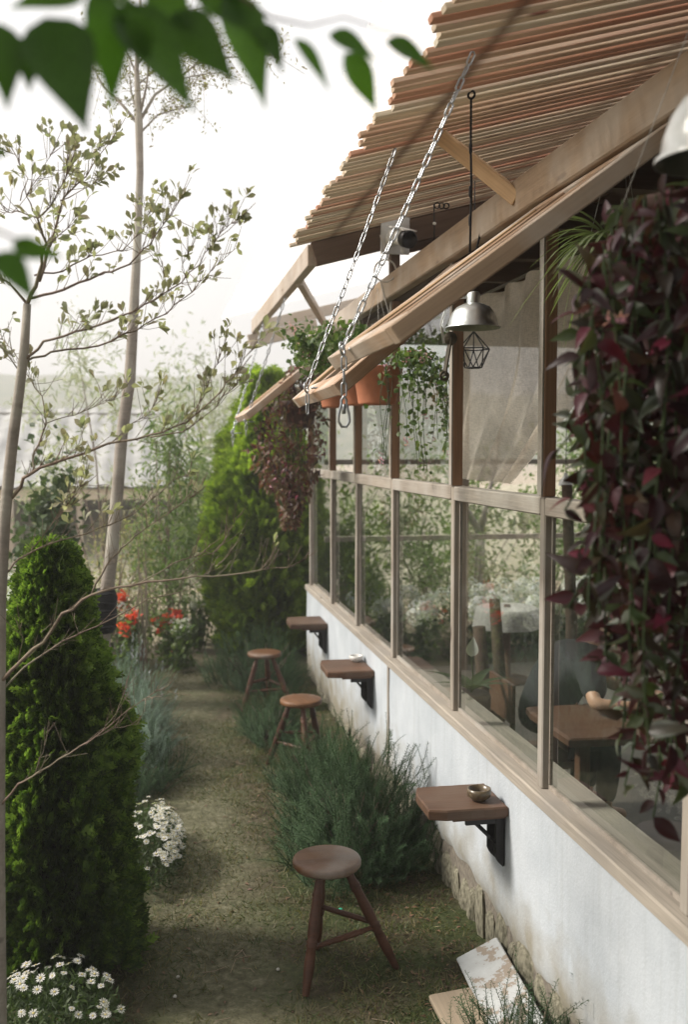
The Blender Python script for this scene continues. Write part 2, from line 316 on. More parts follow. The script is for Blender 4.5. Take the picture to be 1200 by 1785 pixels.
M['fineleaf'] = leafmat('fine_leaf', [(.17, .17, .07), (.24, .22, .10), (.20, .14, .07)], .45)
M['bush_a'] = leafmat('garden_leaf', [(.08, .14, .04), (.14, .20, .07), (.20, .25, .10)], .4)
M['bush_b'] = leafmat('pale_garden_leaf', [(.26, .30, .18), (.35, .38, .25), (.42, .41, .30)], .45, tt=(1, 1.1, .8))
M['bush_c'] = leafmat('dark_round_leaf', [(.045, .075, .03), (.085, .12, .05)], .3)
M['bush_dry'] = leafmat('dry_twiggy_leaf', [(.30, .26, .17), (.40, .34, .24), (.24, .26, .13)], .35)
M['geranium'] = leafmat('geranium_leaf', [(.06, .11, .035), (.11, .17, .055), (.15, .19, .075)], .35)
M['pink'] = leafmat('pink_petals', [(.62, .26, .42), (.72, .42, .55)], .4)
M['red'] = leafmat('red_petals', [(.72, .06, .035), (.85, .13, .06)], .35)
M['whitepetal'] = leafmat('white_petals', [(.78, .77, .74), (.85, .84, .82)], .3, tcol=.8)
M['bluepetal'] = leafmat('hydrangea_petals', [(.80, .80, .84), (.86, .85, .86), (.66, .70, .82)], .35, tcol=.8)
M['yellow'] = plain('daisy_centre', (.6, .5, .2), .8)
M['zebrina'] = leafmat('wandering_vine_leaf', [(.034, .010, .014), (.048, .013, .018), (.04, .05, .026), (.075, .018, .028), (.055, .09, .04), (.045, .035, .024)], .30, objrnd=True, rough=.35, spec=.5,
                       mid=((.32, .36, .33), [(.22, (0, 0, 0)), (.34, (.38, .38, .38)), (.62, (.34, .34, .34)), (.78, (0, 0, 0))], 40))
M['zebrina_plain'] = leafmat('wandering_vine_leaf_plain', [(.036, .010, .013), (.05, .013, .019), (.03, .032, .018), (.065, .016, .025), (.04, .024, .015), (.055, .08, .03), (.26, .03, .07), (.034, .011, .015), (.11, .014, .03)], .3, objrnd=True, rough=.4, spec=.5)
M['zebrina_mass'] = leafmat('far_vine_leaf', [(.11, .03, .03), (.18, .055, .05), (.11, .10, .05), (.22, .09, .08), (.15, .15, .10)], .3)
M['spider'] = leafmat('spider_plant_leaf', [(.13, .18, .07), (.20, .25, .12), (.42, .44, .30)], .35)
M['grass'] = leafmat('grass_blades', [(.05, .085, .025), (.09, .12, .035), (.20, .165, .085), (.14, .12, .06), (.06, .10, .03), (.28, .23, .13)], .25)
M['deadleaf'] = leafmat('dead_leaves', [(.13, .065, .04), (.20, .12, .07), (.09, .05, .035)], .15)
def plaster():
    m, nt, B, out = nmat('white_plaster'); L = nt.links.new
    g = N(nt, 'ShaderNodeNewGeometry'); sp = N(nt, 'ShaderNodeSeparateXYZ'); L(g.outputs['Position'], sp.inputs[0])
    n = N(nt, 'ShaderNodeTexNoise'); n.inputs['Scale'].default_value = 2.3; n.inputs['Detail'].default_value = 8; n.inputs['Roughness'].default_value = .65; L(g.outputs['Position'], n.inputs[0])
    r = ramp(nt, [(.3, (.36, .395, .43)), (.65, (.48, .515, .55))]); L(n.outputs[0], r.inputs[0])
    # splash dirt near the ground, broken up by noise; rain streaks
    n2 = N(nt, 'ShaderNodeTexNoise'); n2.inputs['Scale'].default_value = 7; n2.inputs['Detail'].default_value = 8; L(g.outputs['Position'], n2.inputs[0])
    a = N(nt, 'ShaderNodeMath', operation='MULTIPLY_ADD'); a.inputs[1].default_value = .55; L(n2.outputs[0], a.inputs[0]); L(sp.outputs[2], a.inputs[2])
    dr = ramp(nt, [(.40, (1, 1, 1)), (.52, (.6, .6, .6)), (.74, (0, 0, 0))]); L(a.outputs[0], dr.inputs[0])
    mx = N(nt, 'ShaderNodeMix', data_type='RGBA'); L(dr.outputs[0], mx.inputs[0]); L(r.outputs[0], mx.inputs[6]); mx.inputs[7].default_value = (.24, .22, .17, 1)
    mp = N(nt, 'ShaderNodeMapping'); mp.inputs['Scale'].default_value = (30, 30, 1.2); L(g.outputs['Position'], mp.inputs[0])
    n3 = N(nt, 'ShaderNodeTexNoise'); n3.inputs['Scale'].default_value = 1; n3.inputs['Detail'].default_value = 4; L(mp.outputs[0], n3.inputs[0])
    sr = ramp(nt, [(.52, (1, 1, 1)), (.75, (.84, .835, .81))]); L(n3.outputs[0], sr.inputs[0])
    m2 = N(nt, 'ShaderNodeMix', data_type='RGBA', blend_type='MULTIPLY'); m2.inputs[0].default_value = .6; L(mx.outputs[2], m2.inputs[6]); L(sr.outputs[0], m2.inputs[7]); L(m2.outputs[2], B.inputs['Base Color'])
    n4 = N(nt, 'ShaderNodeTexNoise'); n4.inputs['Scale'].default_value = 90; n4.inputs['Detail'].default_value = 5; L(g.outputs['Position'], n4.inputs[0])
    bp = N(nt, 'ShaderNodeBump'); bp.inputs['Strength'].default_value = .5; bp.inputs['Distance'].default_value = .004; L(n4.outputs[0], bp.inputs['Height']); L(bp.outputs[0], B.inputs['Normal'])
    B.inputs['Roughness'].default_value = .9; return m
M['plaster'] = plaster()
def groundmat():
    m, nt, B, out = nmat('garden_ground'); L = nt.links.new
    g = N(nt, 'ShaderNodeNewGeometry'); P = g.outputs['Position']; sp = N(nt, 'ShaderNodeSeparateXYZ'); L(P, sp.inputs[0])
    def nz(s, d=6, r=.6):
        n = N(nt, 'ShaderNodeTexNoise'); n.inputs['Scale'].default_value = s; n.inputs['Detail'].default_value = d; n.inputs['Roughness'].default_value = r; L(P, n.inputs[0]); return n.outputs[0]
    soil = ramp(nt, [(.3, (.035, .028, .018)), (.5, (.075, .060, .040)), (.7, (.15, .125, .085))]); L(nz(14, 9, .7), soil.inputs[0])
    grs = ramp(nt, [(.3, (.030, .038, .018)), (.6, (.065, .078, .032)), (.8, (.15, .13, .07))]); L(nz(40, 6), grs.inputs[0])
    f = ramp(nt, [(.38, (0, 0, 0)), (.56, (1, 1, 1))]); L(nz(2.6, 5), f.inputs[0])
    m1 = N(nt, 'ShaderNodeMix', data_type='RGBA'); L(f.outputs[0], m1.inputs[0]); L(soil.outputs[0], m1.inputs[6]); L(grs.outputs[0], m1.inputs[7])
    # worn straw-coloured tread down the middle of the path
    ab = N(nt, 'ShaderNodeMath', operation='SUBTRACT'); ab.inputs[1].default_value = .22; L(sp.outputs[0], ab.inputs[0])
    a2 = N(nt, 'ShaderNodeMath', operation='ABSOLUTE'); L(ab.outputs[0], a2.inputs[0])
    a3 = N(nt, 'ShaderNodeMath', operation='MULTIPLY_ADD'); a3.inputs[1].default_value = .5; L(nz(1.8, 4), a3.inputs[0]); L(a2.outputs[0], a3.inputs[2])
    pr = ramp(nt, [(.36, (.85, .85, .85)), (.66, (0, 0, 0))]); L(a3.outputs[0], pr.inputs[0])
    straw = ramp(nt, [(.3, (.060, .058, .036)), (.52, (.14, .135, .085)), (.74, (.30, .28, .20))]); L(nz(22, 9, .75), straw.inputs[0])
    m2 = N(nt, 'ShaderNodeMix', data_type='RGBA'); L(pr.outputs[0], m2.inputs[0]); L(m1.outputs[2], m2.inputs[6]); L(straw.outputs[0], m2.inputs[7])
    # bare pale earth of the yard further off
    yr = N(nt, 'ShaderNodeMapRange'); yr.inputs[1].default_value = 9; yr.inputs[2].default_value = 13; L(sp.outputs[1], yr.inputs[0])
    xr = N(nt, 'ShaderNodeMapRange'); xr.inputs[1].default_value = -1.55; xr.inputs[2].default_value = -2.1; L(sp.outputs[0], xr.inputs[0]); ymx = N(nt, 'ShaderNodeMath', operation='MAXIMUM'); L(yr.outputs[0], ymx.inputs[0]); L(xr.outputs[0], ymx.inputs[1])  # unseen pale ground on the left, added to bounce light up to the slats
    pale = ramp(nt, [(.3, (.30, .25, .18)), (.7, (.46, .39, .30))]); L(nz(1.5, 6), pale.inputs[0])
    m3 = N(nt, 'ShaderNodeMix', data_type='RGBA'); L(ymx.outputs[0], m3.inputs[0]); L(m2.outputs[2], m3.inputs[6]); L(pale.outputs[0], m3.inputs[7])
    L(m3.outputs[2], B.inputs['Base Color']); B.inputs['Roughness'].default_value = .95; B.inputs['Specular IOR Level'].default_value = .1
    bp = N(nt, 'ShaderNodeBump'); bp.inputs['Strength'].default_value = .9; bp.inputs['Distance'].default_value = .02; L(nz(35, 8, .7), bp.inputs['Height']); L(bp.outputs[0], B.inputs['Normal'])
    return m
M['ground'] = groundmat()
def chipped():
    m, nt, B, out = nmat('chipped_white_paint'); L = nt.links.new
    tc = N(nt, 'ShaderNodeTexCoord'); n = N(nt, 'ShaderNodeTexNoise'); n.inputs['Scale'].default_value = 9; n.inputs['Detail'].default_value = 9; n.inputs['Roughness'].default_value = .7; L(tc.outputs['Object'], n.inputs[0])
    r = ramp(nt, [(.47, (.24, .20, .16)), (.49, (.36, .37, .37)), (.7, (.42, .44, .44))]); L(n.outputs[0], r.inputs[0]); L(r.outputs[0], B.inputs['Base Color']); B.inputs['Roughness'].default_value = .8
    b = N(nt, 'ShaderNodeBump'); b.inputs['Strength'].default_value = .5; b.inputs['Distance'].default_value = .003; L(r.outputs[0], b.inputs['Height']); L(b.outputs[0], B.inputs['Normal']); return m
M['chipped'] = chipped()
def sheetmat():
    m, nt, B, out = nmat('translucent_white_sheet'); L = nt.links.new
    B.inputs['Base Color'].default_value = (.88, .88, .87, 1); B.inputs['Roughness'].default_value = .4
    t = N(nt, 'ShaderNodeBsdfTranslucent'); t.inputs[0].default_value = (.97, .96, .95, 1)
    tr = N(nt, 'ShaderNodeBsdfTransparent'); ms = N(nt, 'ShaderNodeMixShader'); ms.inputs[0].default_value = .75
    L(B.outputs[0], ms.inputs[1]); L(t.outputs[0], ms.inputs[2]); m2 = N(nt, 'ShaderNodeMixShader'); m2.inputs[0].default_value = .66
    L(ms.outputs[0], m2.inputs[1]); L(tr.outputs[0], m2.inputs[2]); L(m2.outputs[0], out.inputs[0]); return m
M['sheet'] = sheetmat()
def hillmat():
    m, nt, B, out = nmat('wooded_hill'); L = nt.links.new
    g = N(nt, 'ShaderNodeNewGeometry'); n = N(nt, 'ShaderNodeTexNoise'); n.inputs['Scale'].default_value = .35; n.inputs['Detail'].default_value = 10; n.inputs['Roughness'].default_value = .7; L(g.outputs['Position'], n.inputs[0])
    r = ramp(nt, [(.3, (.05, .07, .03)), (.5, (.11, .13, .06)), (.66, (.24, .21, .14))]); L(n.outputs[0], r.inputs[0]); L(r.outputs[0], B.inputs['Base Color']); B.inputs['Roughness'].default_value = 1; return m
M['hill'] = hillmat()

# ------------------------------------------------------------------ foliage helpers
def leafgeo(L, W, n=5, fold=.25, curl=.15, shape='ovate', stalk=0.0):
    V = []; F = []
    for i in range(n+1):
        t = i/n
        if shape == 'ovate': wd = math.sin(math.pi*min(1, t**.72))**1.0*(1-.25*t)
        elif shape == 'acum': wd = math.sin(math.pi*t**.62)**1.25
        elif shape == 'spat': wd = math.sin(math.pi*min(1, (t*.97+.03)**1.9))**.8
        elif shape == 'lance': wd = math.sin(math.pi*t**.85)
        else: wd = (1-t)**.6
        if i == n: wd = .0 if shape != 'spat' else .12
        if i == 0: wd = .03
        z = -curl*L*t*t; h = W/2*wd
        V += [(-h, stalk+t*L, z+fold*h), (0, stalk+t*L, z), (h, stalk+t*L, z+fold*h)]
    for i in range(n):
        a = i*3; F += [(a, a+1, a+4, a+3), (a+1, a+2, a+5, a+4)]
    return np.array(V), np.array(F)
def norm(a): return a/np.maximum(np.linalg.norm(a, axis=-1, keepdims=True), 1e-9)
def scatter(V, F, P, D, U, sc):
    """copies of (V,F) at P with local Y along D and local Z near U"""
    P = np.asarray(P, float); D = norm(np.asarray(D, float)); U = np.asarray(U, float)
    X = norm(np.cross(D, U)); Z = np.cross(X, D); R = np.stack([X, D, Z], 1)      # rows
    sc = np.broadcast_to(np.asarray(sc, float), (len(P),))
    out = np.einsum('vi,nij->nvj', V, R)*sc[:, None, None]+P[:, None, :]
    Fo = F[None]+(np.arange(len(P))*len(V))[:, None, None]
    return out.reshape(-1, 3), Fo.reshape(-1, F.shape[1])
def joinVF(parts):
    Vs = []; Fs = []; b = 0
    for V, F in parts: Vs.append(V); Fs.append(np.asarray(F)+b); b += len(V)
    return np.concatenate(Vs), np.concatenate(Fs)
def rdir(n, up=0.0, g=rng):
    d = g.normal(size=(n, 3)); d = norm(d); d[:, 2] += up; return norm(d)
def stuffobj(name, V, F, mat, parent=None, kind='stuff'):
    o = link(name, mesh_np(name, V, F, mat), None, parent)
    if kind: o['kind'] = kind
    return o
SHOOTS = {}
def shoot(kind, seed, L=.21, nn=62, nl=.027, nw=.0036):
    r = np.random.default_rng(seed); V = []; F = []
    bend = r.uniform(-.35, .35, 2)
    def pos(t): return np.array([bend[0]*L*t*t, L*t, bend[1]*L*t*t])
    k = 5
    for i in range(k):
        a, b = pos(i/k), pos((i+1)/k); w0 = .0022*(1-i/k)+.0006
        for ax in ((1, 0, 0), (0, 0, 1)):
            ax = np.array(ax); bI = len(V); V += [a-ax*w0, a+ax*w0, b+ax*w0*.8, b-ax*w0*.8]; F.append((bI, bI+1, bI+2, bI+3))
    for i in range(nn):
        t = .12+.88*(i/nn)**.9; p = pos(t); an = i*2.4+r.uniform(-.3, .3); el = r.uniform(.0, .5)
        d = np.array([math.cos(an)*math.cos(el), math.sin(el), math.sin(an)*math.cos(el)]); s = np.cross(d, [0, 1, 0]); s = s/np.linalg.norm(s)
        l = nl*(1-.45*t)*r.uniform(.8, 1.15); bI = len(V)
        V += [p-s*nw*.4, p+s*nw*.4, p+d*l*.6+s*nw*.5, p+d*l, p+d*l*.6-s*nw*.5][0:0]+[p, p+d*l*.5+s*nw*.5, p+d*l, p+d*l*.5-s*nw*.5]; F.append((bI, bI+1, bI+2, bI+3))
    return np.array(V), np.array(F)
for q in range(4): SHOOTS[q] = shoot('r', 100+q)
def needle_bush(name, c, rx, ry, h, n, mat, label, cat='shrub', group=None, seed=1, lean=.42, sc=(.65, 1.2), spikes=0, tall=None):
    """a shrub of many curved woody shoots clothed in needles"""
    g = np.random.default_rng(seed); c = Vector(c)
    th = empty(name, c, label, cat, group)
    per = n//4; parts = []
    for q in range(4):
        a = g.uniform(0, 2*math.pi, per); rr = np.sqrt(g.uniform(0, 1, per)); t = g.uniform(0, 1, per)**.6
        dome = np.sqrt(np.clip(1-rr**2*.9, .05, 1))
        lump = 1+.22*np.sin(a*3+seed)+.15*np.sin(a*7+seed*2)
        z = np.clip(h*dome*lump*t*g.uniform(.75, 1.08, per)-.15, 0.01, None)
        P = np.stack([c.x+rx*rr*lump*np.cos(a), c.y+ry*rr*lump*np.sin(a), z], 1)
        D = np.stack([np.cos(a)*rr*lean+g.normal(0, .24, per), np.sin(a)*rr*lean+g.normal(0, .24, per), np.ones(per)*(.40+.45*t)], 1)
        parts.append(scatter(*SHOOTS[q], P, D, rdir(per, 0, g), g.uniform(*sc, per)))
    V, F = joinVF(parts); o = stuffobj('foliage', V, F, mat, th)
    st = MB()
    for i in range(26):
        a = g.uniform(0, 6.28); r1 = g.uniform(.3, .85); top = Vector((c.x+rx*r1*math.cos(a), c.y+ry*r1*math.sin(a), h*.62*g.uniform(.6, 1)))
        b0 = Vector((c.x+g.uniform(-.06, .06), c.y+g.uniform(-.06, .06), 0)); mid = b0.lerp(top, .5)+Vector((0, 0, -.04*r1))
        st.tube([b0, mid, top], [.008, .006, .003], 5, False)
    st.build('stem', M['twig'], th)
    if spikes:
        LV, LF = leafgeo(.05, .014, 3, .3, 0, 'lance'); sp = []
        P = []; D = []
        sb = MB()
        for i in range(spikes):
            a = g.uniform(0, 6.28); r1 = math.sqrt(g.uniform(0, 1)); p0 = Vector((c.x+rx*r1*math.cos(a), c.y+ry*r1*math.sin(a), h*math.sqrt(max(.1, 1-r1*r1*.9))-.05))
            p1 = p0+Vector((g.normal(0, .04), g.normal(0, .04), g.uniform(.12, .26))); sb.tube([p0, p1], .0016, 4, False)
            for k in range(6): P.append(p1+Vector((0, 0, -.012*k))); D.append((math.cos(k*1.7)*.35, math.sin(k*1.7)*.35, 1))
        V, F = scatter(LV, LF, P, D, rdir(len(P), 0, g), .6); stuffobj('flower_spike', V, F, M['spike'], th); sb.build('flower_stalk', mat, th)
    return th
def conifer(name, c, h, rad, n, mat, label, cat='conifer', seed=3, ssc=1.0, core=.6, prof=None, tip=None):
    g = np.random.default_rng(seed); c = Vector(c); th = empty(name, c, label, cat)
    # one flat spray: stem with alternating narrow leaflets
    V = []; F = []
    def strip(p, d, l, w0):
        p = np.array(p); d = np.array(d, float); d /= np.linalg.norm(d); s = np.array([-d[1], d[0], 0]) if True else None
        s = np.array([d[1], -d[0], 0.0]); s /= np.linalg.norm(s); b = len(V); V.extend([p, p+d*l*.55+s*w0*1.5, p+d*l, p+d*l*.55-s*w0*1.5]); F.append((b, b+1, b+2, b+3))
    for i in range(9):
        t = .12+.8*i/9; sd = 1 if i % 2 else -1; l = .034*(1-.55*abs(t-.35)/.65)
        strip((0, .085*t, .004*math.sin(i*2)), (sd*.75, 1, .15*math.sin(i*3.1)), l, .0038)
        strip((sd*.008, .085*t+.010, 0.004), (sd*1.5, 1, .2), l*.55, .003)
    strip((0, 0, 0), (0.001, 1, 0), .095, .0035)
    V = np.array(V); F = np.array(F)
    zz = g.uniform(0, 1, n)**.85; a = g.uniform(0, 2*math.pi, n)
    pf = prof or (lambda t: (math.sin(math.pi*min(1, (t*.93+.12)**.75)))**.75 if t < .96 else .15)
    base = np.array([pf(t) for t in zz])
    lump = np.array([1+.34*noise.noise((math.cos(x)*2.1+seed, math.sin(x)*2.1, t*h*2.6))+.22*noise.noise((math.cos(x)*6, math.sin(x)*6+seed, t*h*4.5)) for x, t in zip(a, zz)])
    depth = 1-.38*g.uniform(0, 1, n)**1.6
    r = rad*base*lump*depth
    P = np.stack([c.x+r*np.cos(a), c.y+r*np.sin(a), c.z+zz*h], 1)
    D = np.stack([np.cos(a)*.75+g.normal(0, .35, n), np.sin(a)*.75+g.normal(0, .35, n), .75+g.normal(0, .3, n)], 1)
    Un = np.stack([-np.sin(a), np.cos(a), np.zeros(n)], 1)+g.normal(0, .5, (n, 3))
    sc_ = g.uniform(.6, 1.35, n)*ssc; tipm = (depth+g.normal(0, .02, n) > .955) & (zz+g.normal(0, .22, n) > .42)  # pale tips thinned out low down, painting the shade at the foot
    for nm, mk, mt in (('foliage', ~tipm, mat), ('lit_new_growth', tipm, tip or mat)):
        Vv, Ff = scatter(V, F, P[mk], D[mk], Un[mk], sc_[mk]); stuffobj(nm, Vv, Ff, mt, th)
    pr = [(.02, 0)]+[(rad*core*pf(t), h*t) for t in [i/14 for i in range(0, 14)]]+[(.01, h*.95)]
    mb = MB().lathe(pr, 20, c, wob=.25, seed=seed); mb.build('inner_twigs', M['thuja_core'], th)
    MB().tube([c+Vector((0, 0, -.05)), c+Vector((0, 0, h*.5))], [.045, .02], 8).build('trunk', M['twig'], th)
    return th
def leafy(name, c, h, rx, ry, n, leaf, mat, label, cat='shrub', clumps=22, z0=.25, spread=.28, seed=5, stems=9, group=None, drop=0.0, up=.3, sc=(.7, 1.3), bark=None):
    """an open shrub or tree crown: stems carrying clumps of single leaves"""
    g = np.random.default_rng(seed); c = Vector(c); th = empty(name, c, label, cat, group)
    cc = []
    mb = MB()
    for k in range(clumps):
        a = g.uniform(0, 6.28); rr = math.sqrt(g.uniform(0, 1)); z = g.uniform(z0, 1); wd = math.sqrt(max(.06, 1-((z-.55)/.6)**2))
        cc.append(Vector((c.x+rx*rr*wd*math.cos(a), c.y+ry*rr*wd*math.sin(a), c.z+h*z)))
    for k, p in enumerate(cc):
        if k < stems*3:
            b0 = c+Vector((g.uniform(-.05, .05), g.uniform(-.05, .05), h*g.uniform(0, .35))); mid = b0.lerp(p, .5)+Vector((g.normal(0, .04), g.normal(0, .04), h*.06)); s = .005*h
            mb.tube([b0, mid, p], [s, s*.6, s*.25], 5, False)
    mb.tube([c, c+Vector((0, 0, h*.45))], [.009*h, .005*h], 6, False)
    mb.build('stem', bark or M['twig'], th)
    per = n//clumps; P = []; 
    for p in cc:
        q = g.normal(0, 1, (per, 3))*np.array([rx, ry, h*.5])*spread*g.uniform(.6, 1.2)+np.array(p); P.append(q)
    P = np.concatenate(P); P[:, 2] = np.maximum(P[:, 2], .02); D = rdir(len(P), up, g); D[:, 2] -= drop
    V, F = scatter(*leaf, P, D, rdir(len(P), .8, g), g.uniform(*sc, len(P))); stuffobj('foliage', V, F, mat, th)
    return th
LF_OV = leafgeo(.05, .026, 3, .3, .15, 'ovate'); LF_LA = leafgeo(.09, .016, 3, .3, .2, 'lance'); LF_SP = leafgeo(.04, .020, 4, .3, .1, 'spat')
LF_SM = leafgeo(.028, .014, 2, .3, .1, 'lance'); LF_RD = leafgeo(.045, .045, 3, .3, .15, 'ovate')
# ================================================================== THE SETTING
def gh(x, y): return .012*noise.noise((x*2.2, y*2.2, 0))+.006*noise.noise((x*7, y*7, 3))
def build_ground():
    xs = sorted(set([round(x, 3) for x in np.concatenate([np.arange(-2.4, 2.0, .05), np.arange(-8, 8, .5), [-320, -120, -60, -30, -15, 15, 30, 60, 120, 320]])]))
    ys = sorted(set([round(y, 3) for y in np.concatenate([np.arange(2.6, 9, .06), np.arange(-5, 26, .6), [-60, -20, 35, 50, 80, 120, 200, 340]])]))
    V = [(x, y, gh(x, y) if abs(x) < 9 and y < 26 else 0) for y in ys for x in xs]; n = len(xs)
    F = [(j*n+i, j*n+i+1, (j+1)*n+i+1, (j+1)*n+i) for j in range(len(ys)-1) for i in range(n-1)]
    o = link('ground', mesh_np('ground', V, F, M['ground'], True)); tag(o, 'worn garden ground of dry grass and bare brown earth', kind='structure')
build_ground()
def build_hill():
    V = []; F = []; nx, ny = 90, 14
    for j in range(ny):
        for i in range(nx):
            x = -260+520*i/(nx-1); y = 140+j*12
            top = 19-.02*x+4*noise.noise((x*.015, 1, 0))+2*noise.noise((x*.06, 4, 0))
            t = math.sin(min(1, j/8)*math.pi/2)
            V.append((x, y, -1+top*t*1.0+(1.6*noise.noise((x*.3, y*.3, 0)) if j else 0)))
    for j in range(ny-1):
        for i in range(nx-1): F.append((j*nx+i, j*nx+i+1, (j+1)*nx+i+1, (j+1)*nx+i))
    o = link('hills', mesh_np('hills', V, F, M['hill'], True)); tag(o, 'low wooded hillside fading into the haze behind the garden', kind='structure')
build_hill()
def build_haze():
    mb = MB(); mb.box((-330, -62, -1.6), (330, 345, 32)); m, nt, B, out = nmat('haze_air'); nt.nodes.remove(B)
    v = nt.nodes.new('ShaderNodeVolumePrincipled'); v.inputs['Color'].default_value = (.97, .97, .96, 1); v.inputs['Density'].default_value = .0052; v.inputs['Anisotropy'].default_value = .3
    nt.links.new(v.outputs[0], out.inputs['Volume']); o = mb.build('haze', m); tag(o, 'thin pale haze in the air', kind='stuff')
build_haze()
# ------------------------------------------------------------------ cafe building
MY = [-.15, 1.2, 2.42, 3.46, 4.59, 5.84, 6.95, 7.98, 9.12]
cafe = empty('cafe_building', (1.45, 4.5, 0), 'timber framed cafe with a long window wall above a low white plastered wall', 'building')
def build_wall():
    y0, y1, ny, nz = -1.0, 9.2, 330, 12; V = []; F = []
    for i in range(ny+1):
        y = y0+(y1-y0)*i/ny; zb = .155+.05*math.exp(-((y-4.4)/.9)**2)+.035*noise.noise((y*5, 0, 0))+.03*noise.noise((y*14, 2, 0))
        if y > 6: zb = max(.02, zb*(1-(y-6)/2.0))
        for j in range(nz+1):
            t = j/nz; z = zb+(.823-zb)*t; x = 1.384+.004*noise.noise((y*2.5, z*3, 1))+.0025*noise.noise((y*9, z*9, 5))
            if j == 0: x += .016
            V.append((x, y, z))
    for i in range(ny):
        for j in range(nz): a = i*(nz+1)+j; F.append((a, a+1, a+nz+2, a+nz+1))
    b = len(V)
    for (x, y, z) in ((1.385, 9.2, 0), (1.53, 9.2, 0), (1.53, 9.2, .823), (1.385, 9.2, .823)): V.append((x, y, z))
    F.append((b, b+1, b+2, b+3))
    wl = link('wall', mesh_np('wall', V, F, M['plaster'], True), None, cafe); wl['label'] = 'low white plastered wall with its plaster broken away along the foot'
    MB().box((1.402, -1, -.1), (1.528, 9.19, .818)).build('wall_core', M['mortar'], wl)
    g = random.Random(4); y = .4; k = 0; protos = []
    for q in range(7):
        mb = MB(); r = random.Random(q); prof = [(.35, -.5), (.52, -.3), (.55, .1), (.46, .38), (.22, .5)]
        V = []; F = []; n = 7
        for (rr, z) in prof:
            for i in range(n):
                a = 2*math.pi*i/n; e = rr*r.uniform(.86, 1.12); V.append((e*math.cos(a), e*math.sin(a), z+r.uniform(-.03, .03)))
        for i in range(len(prof)-1):
            for j in range(n): F.append((i*n+j, i*n+(j+1) % n, (i+1)*n+(j+1) % n, (i+1)*n+j))
        F += [tuple(range(n))[::-1], tuple((len(prof)-1)*n+j for j in range(n))]; mb.add(V, F); protos.append(mb.mesh('stone')); protos[-1].materials.append(M['stone'])
    while y < 8.6:
        wd = g.uniform(.09, .24); hh = g.uniform(.20, .31) if y < 6 else g.uniform(.08, .14)
        mw = Matrix.Translation((1.408, y+wd/2, hh*.26-.02)) @ Matrix.Rotation(g.uniform(-.28, .28), 4, 'X') @ Matrix.Rotation(g.uniform(-.2, .2), 4, 'Z') @ Matrix.Diagonal((.055, wd*.95, hh, 1))
        link('stone', protos[k % 7], None, wl, mw); y += wd*.98; k += 1
build_wall()
beam('wall_batten', (1.379, 5.83, .20), (1.379, 5.83, .82), .012, .035, M['frame'], cafe, up=(0, 1, 0))
beam('sill', (1.406, -1, .849), (1.406, 9.2, .849), .082, .050, M['sill'], cafe, ch=.006)
MB().box((1.427, -1, .8745), (1.440, 9.1, .892)).build('glazing_bead', M['frame'], cafe)
for i, y in enumerate(MY):
    beam('mullion', (1.422, y, .876), (1.422, y, 1.966), .044, .046, M['frame'], cafe, up=(0, 1, 0), ch=.005)
    beam('mullion', (1.418, y, 1.967), (1.418, y, 3.02), .050, .044, M['frame_raw'], cafe, up=(0, 1, 0), ch=.004)
    MB().box((1.386, y-.020, 1.970), (1.3925, y+.020, 3.018)).build('cover_strip', M['frame'], cafe)
    if i < len(MY)-1:
        y1 = MY[i+1]
        beam('transom', (1.436, y+.0235, 1.930), (1.436, y1-.0235, 1.930), .078, .068, M['frame'], cafe, ch=.005)
        me = MB().add([(1.4335, y+.022, .89), (1.4335, y1-.022, .89), (1.4335, y1-.022, 1.899), (1.4335, y+.022, 1.899)], [(0, 1, 2, 3)]).mesh('pane')
        o = link('window_pane', me, M['glass'], cafe)
        for (ya, yb) in ((y+.0235, y+.034), (y1-.034, y1-.0235)): MB().box((1.427, ya, .895), (1.440, yb, 1.897)).build('glazing_bead', M['frame'], cafe)
        if i in (4, 5, 7, 0):
            me = MB().add([(1.4335, y+.022, 1.965), (1.4335, y1-.022, 1.965), (1.4335, y1-.022, 3.015), (1.4335, y+.022, 3.015)], [(0, 1, 2, 3)]).mesh('pane')
            link('window_pane', me, M['glass'], cafe)
beam('header_beam', (1.372, -1, 3.09), (1.372, 6.4, 3.09), .06, .135, M['beam'], cafe, ch=.006)
beam('header_beam', (1.372, 6.402, 3.09), (1.372, 9.4, 3.09), .06, .13, M['beam_pale'], cafe, ch=.006)
beam('wall_plate', (1.45, -1, 3.06), (1.45, 9.2, 3.06), .09, .08, M['beam_shaded'], cafe)
# inside: board ceiling on joists, posts on the far side, floor
for k in range(16):
    x = 1.50+.2*k; MB().box((x, -1.0, 3.215), (x+.194, 9.15, 3.235)).build('ceiling_board', M['beam_shaded'], cafe)
for k in range(15):
    y = -.6+.68*k; MB().box((1.5, y, 3.10), (4.7, y+.06, 3.214)).build('ceiling_joist', M['beam_shaded'], cafe)
for y in (.4, 2.6, 4.8, 7.0, 9.1): beam('post', (4.65, y, 0), (4.65, y, 3.1), .09, .09, M['beam'], cafe, up=(0, 1, 0))
for x in (2.9,): beam('post', (x, 9.12, 0), (x, 9.12, 3.1), .07, .07, M['beam'], cafe, up=(0, 1, 0))
beam('end_rail', (1.54, 9.12, 1.30), (4.6, 9.12, 1.30), .04, .05, M['beam_pale'], cafe)
beam('end_rail', (1.54, 9.12, 2.02), (4.6, 9.12, 2.02), .04, .05, M['frame'], cafe)
MB().box((1.53, -1, -.05), (4.8, 9.3, .02)).build('cafe_floor', M['floor'], cafe)
MB().box((4.70, -1, .021), (4.82, 9.1, .85)).build('added_far_wall', M['mortar'], cafe)  # low wall added to block light from the open far side
MB().box((4.70, -1, .851), (4.80, 3.4, 3.2)).build('added_board_wall', M['beam_shaded'], cafe)  # boarding added to keep the near interior dark
MB().box((1.54, -1.1, .021), (4.69, -1.0, 3.2)).build('added_board_wall', M['beam_shaded'], cafe)
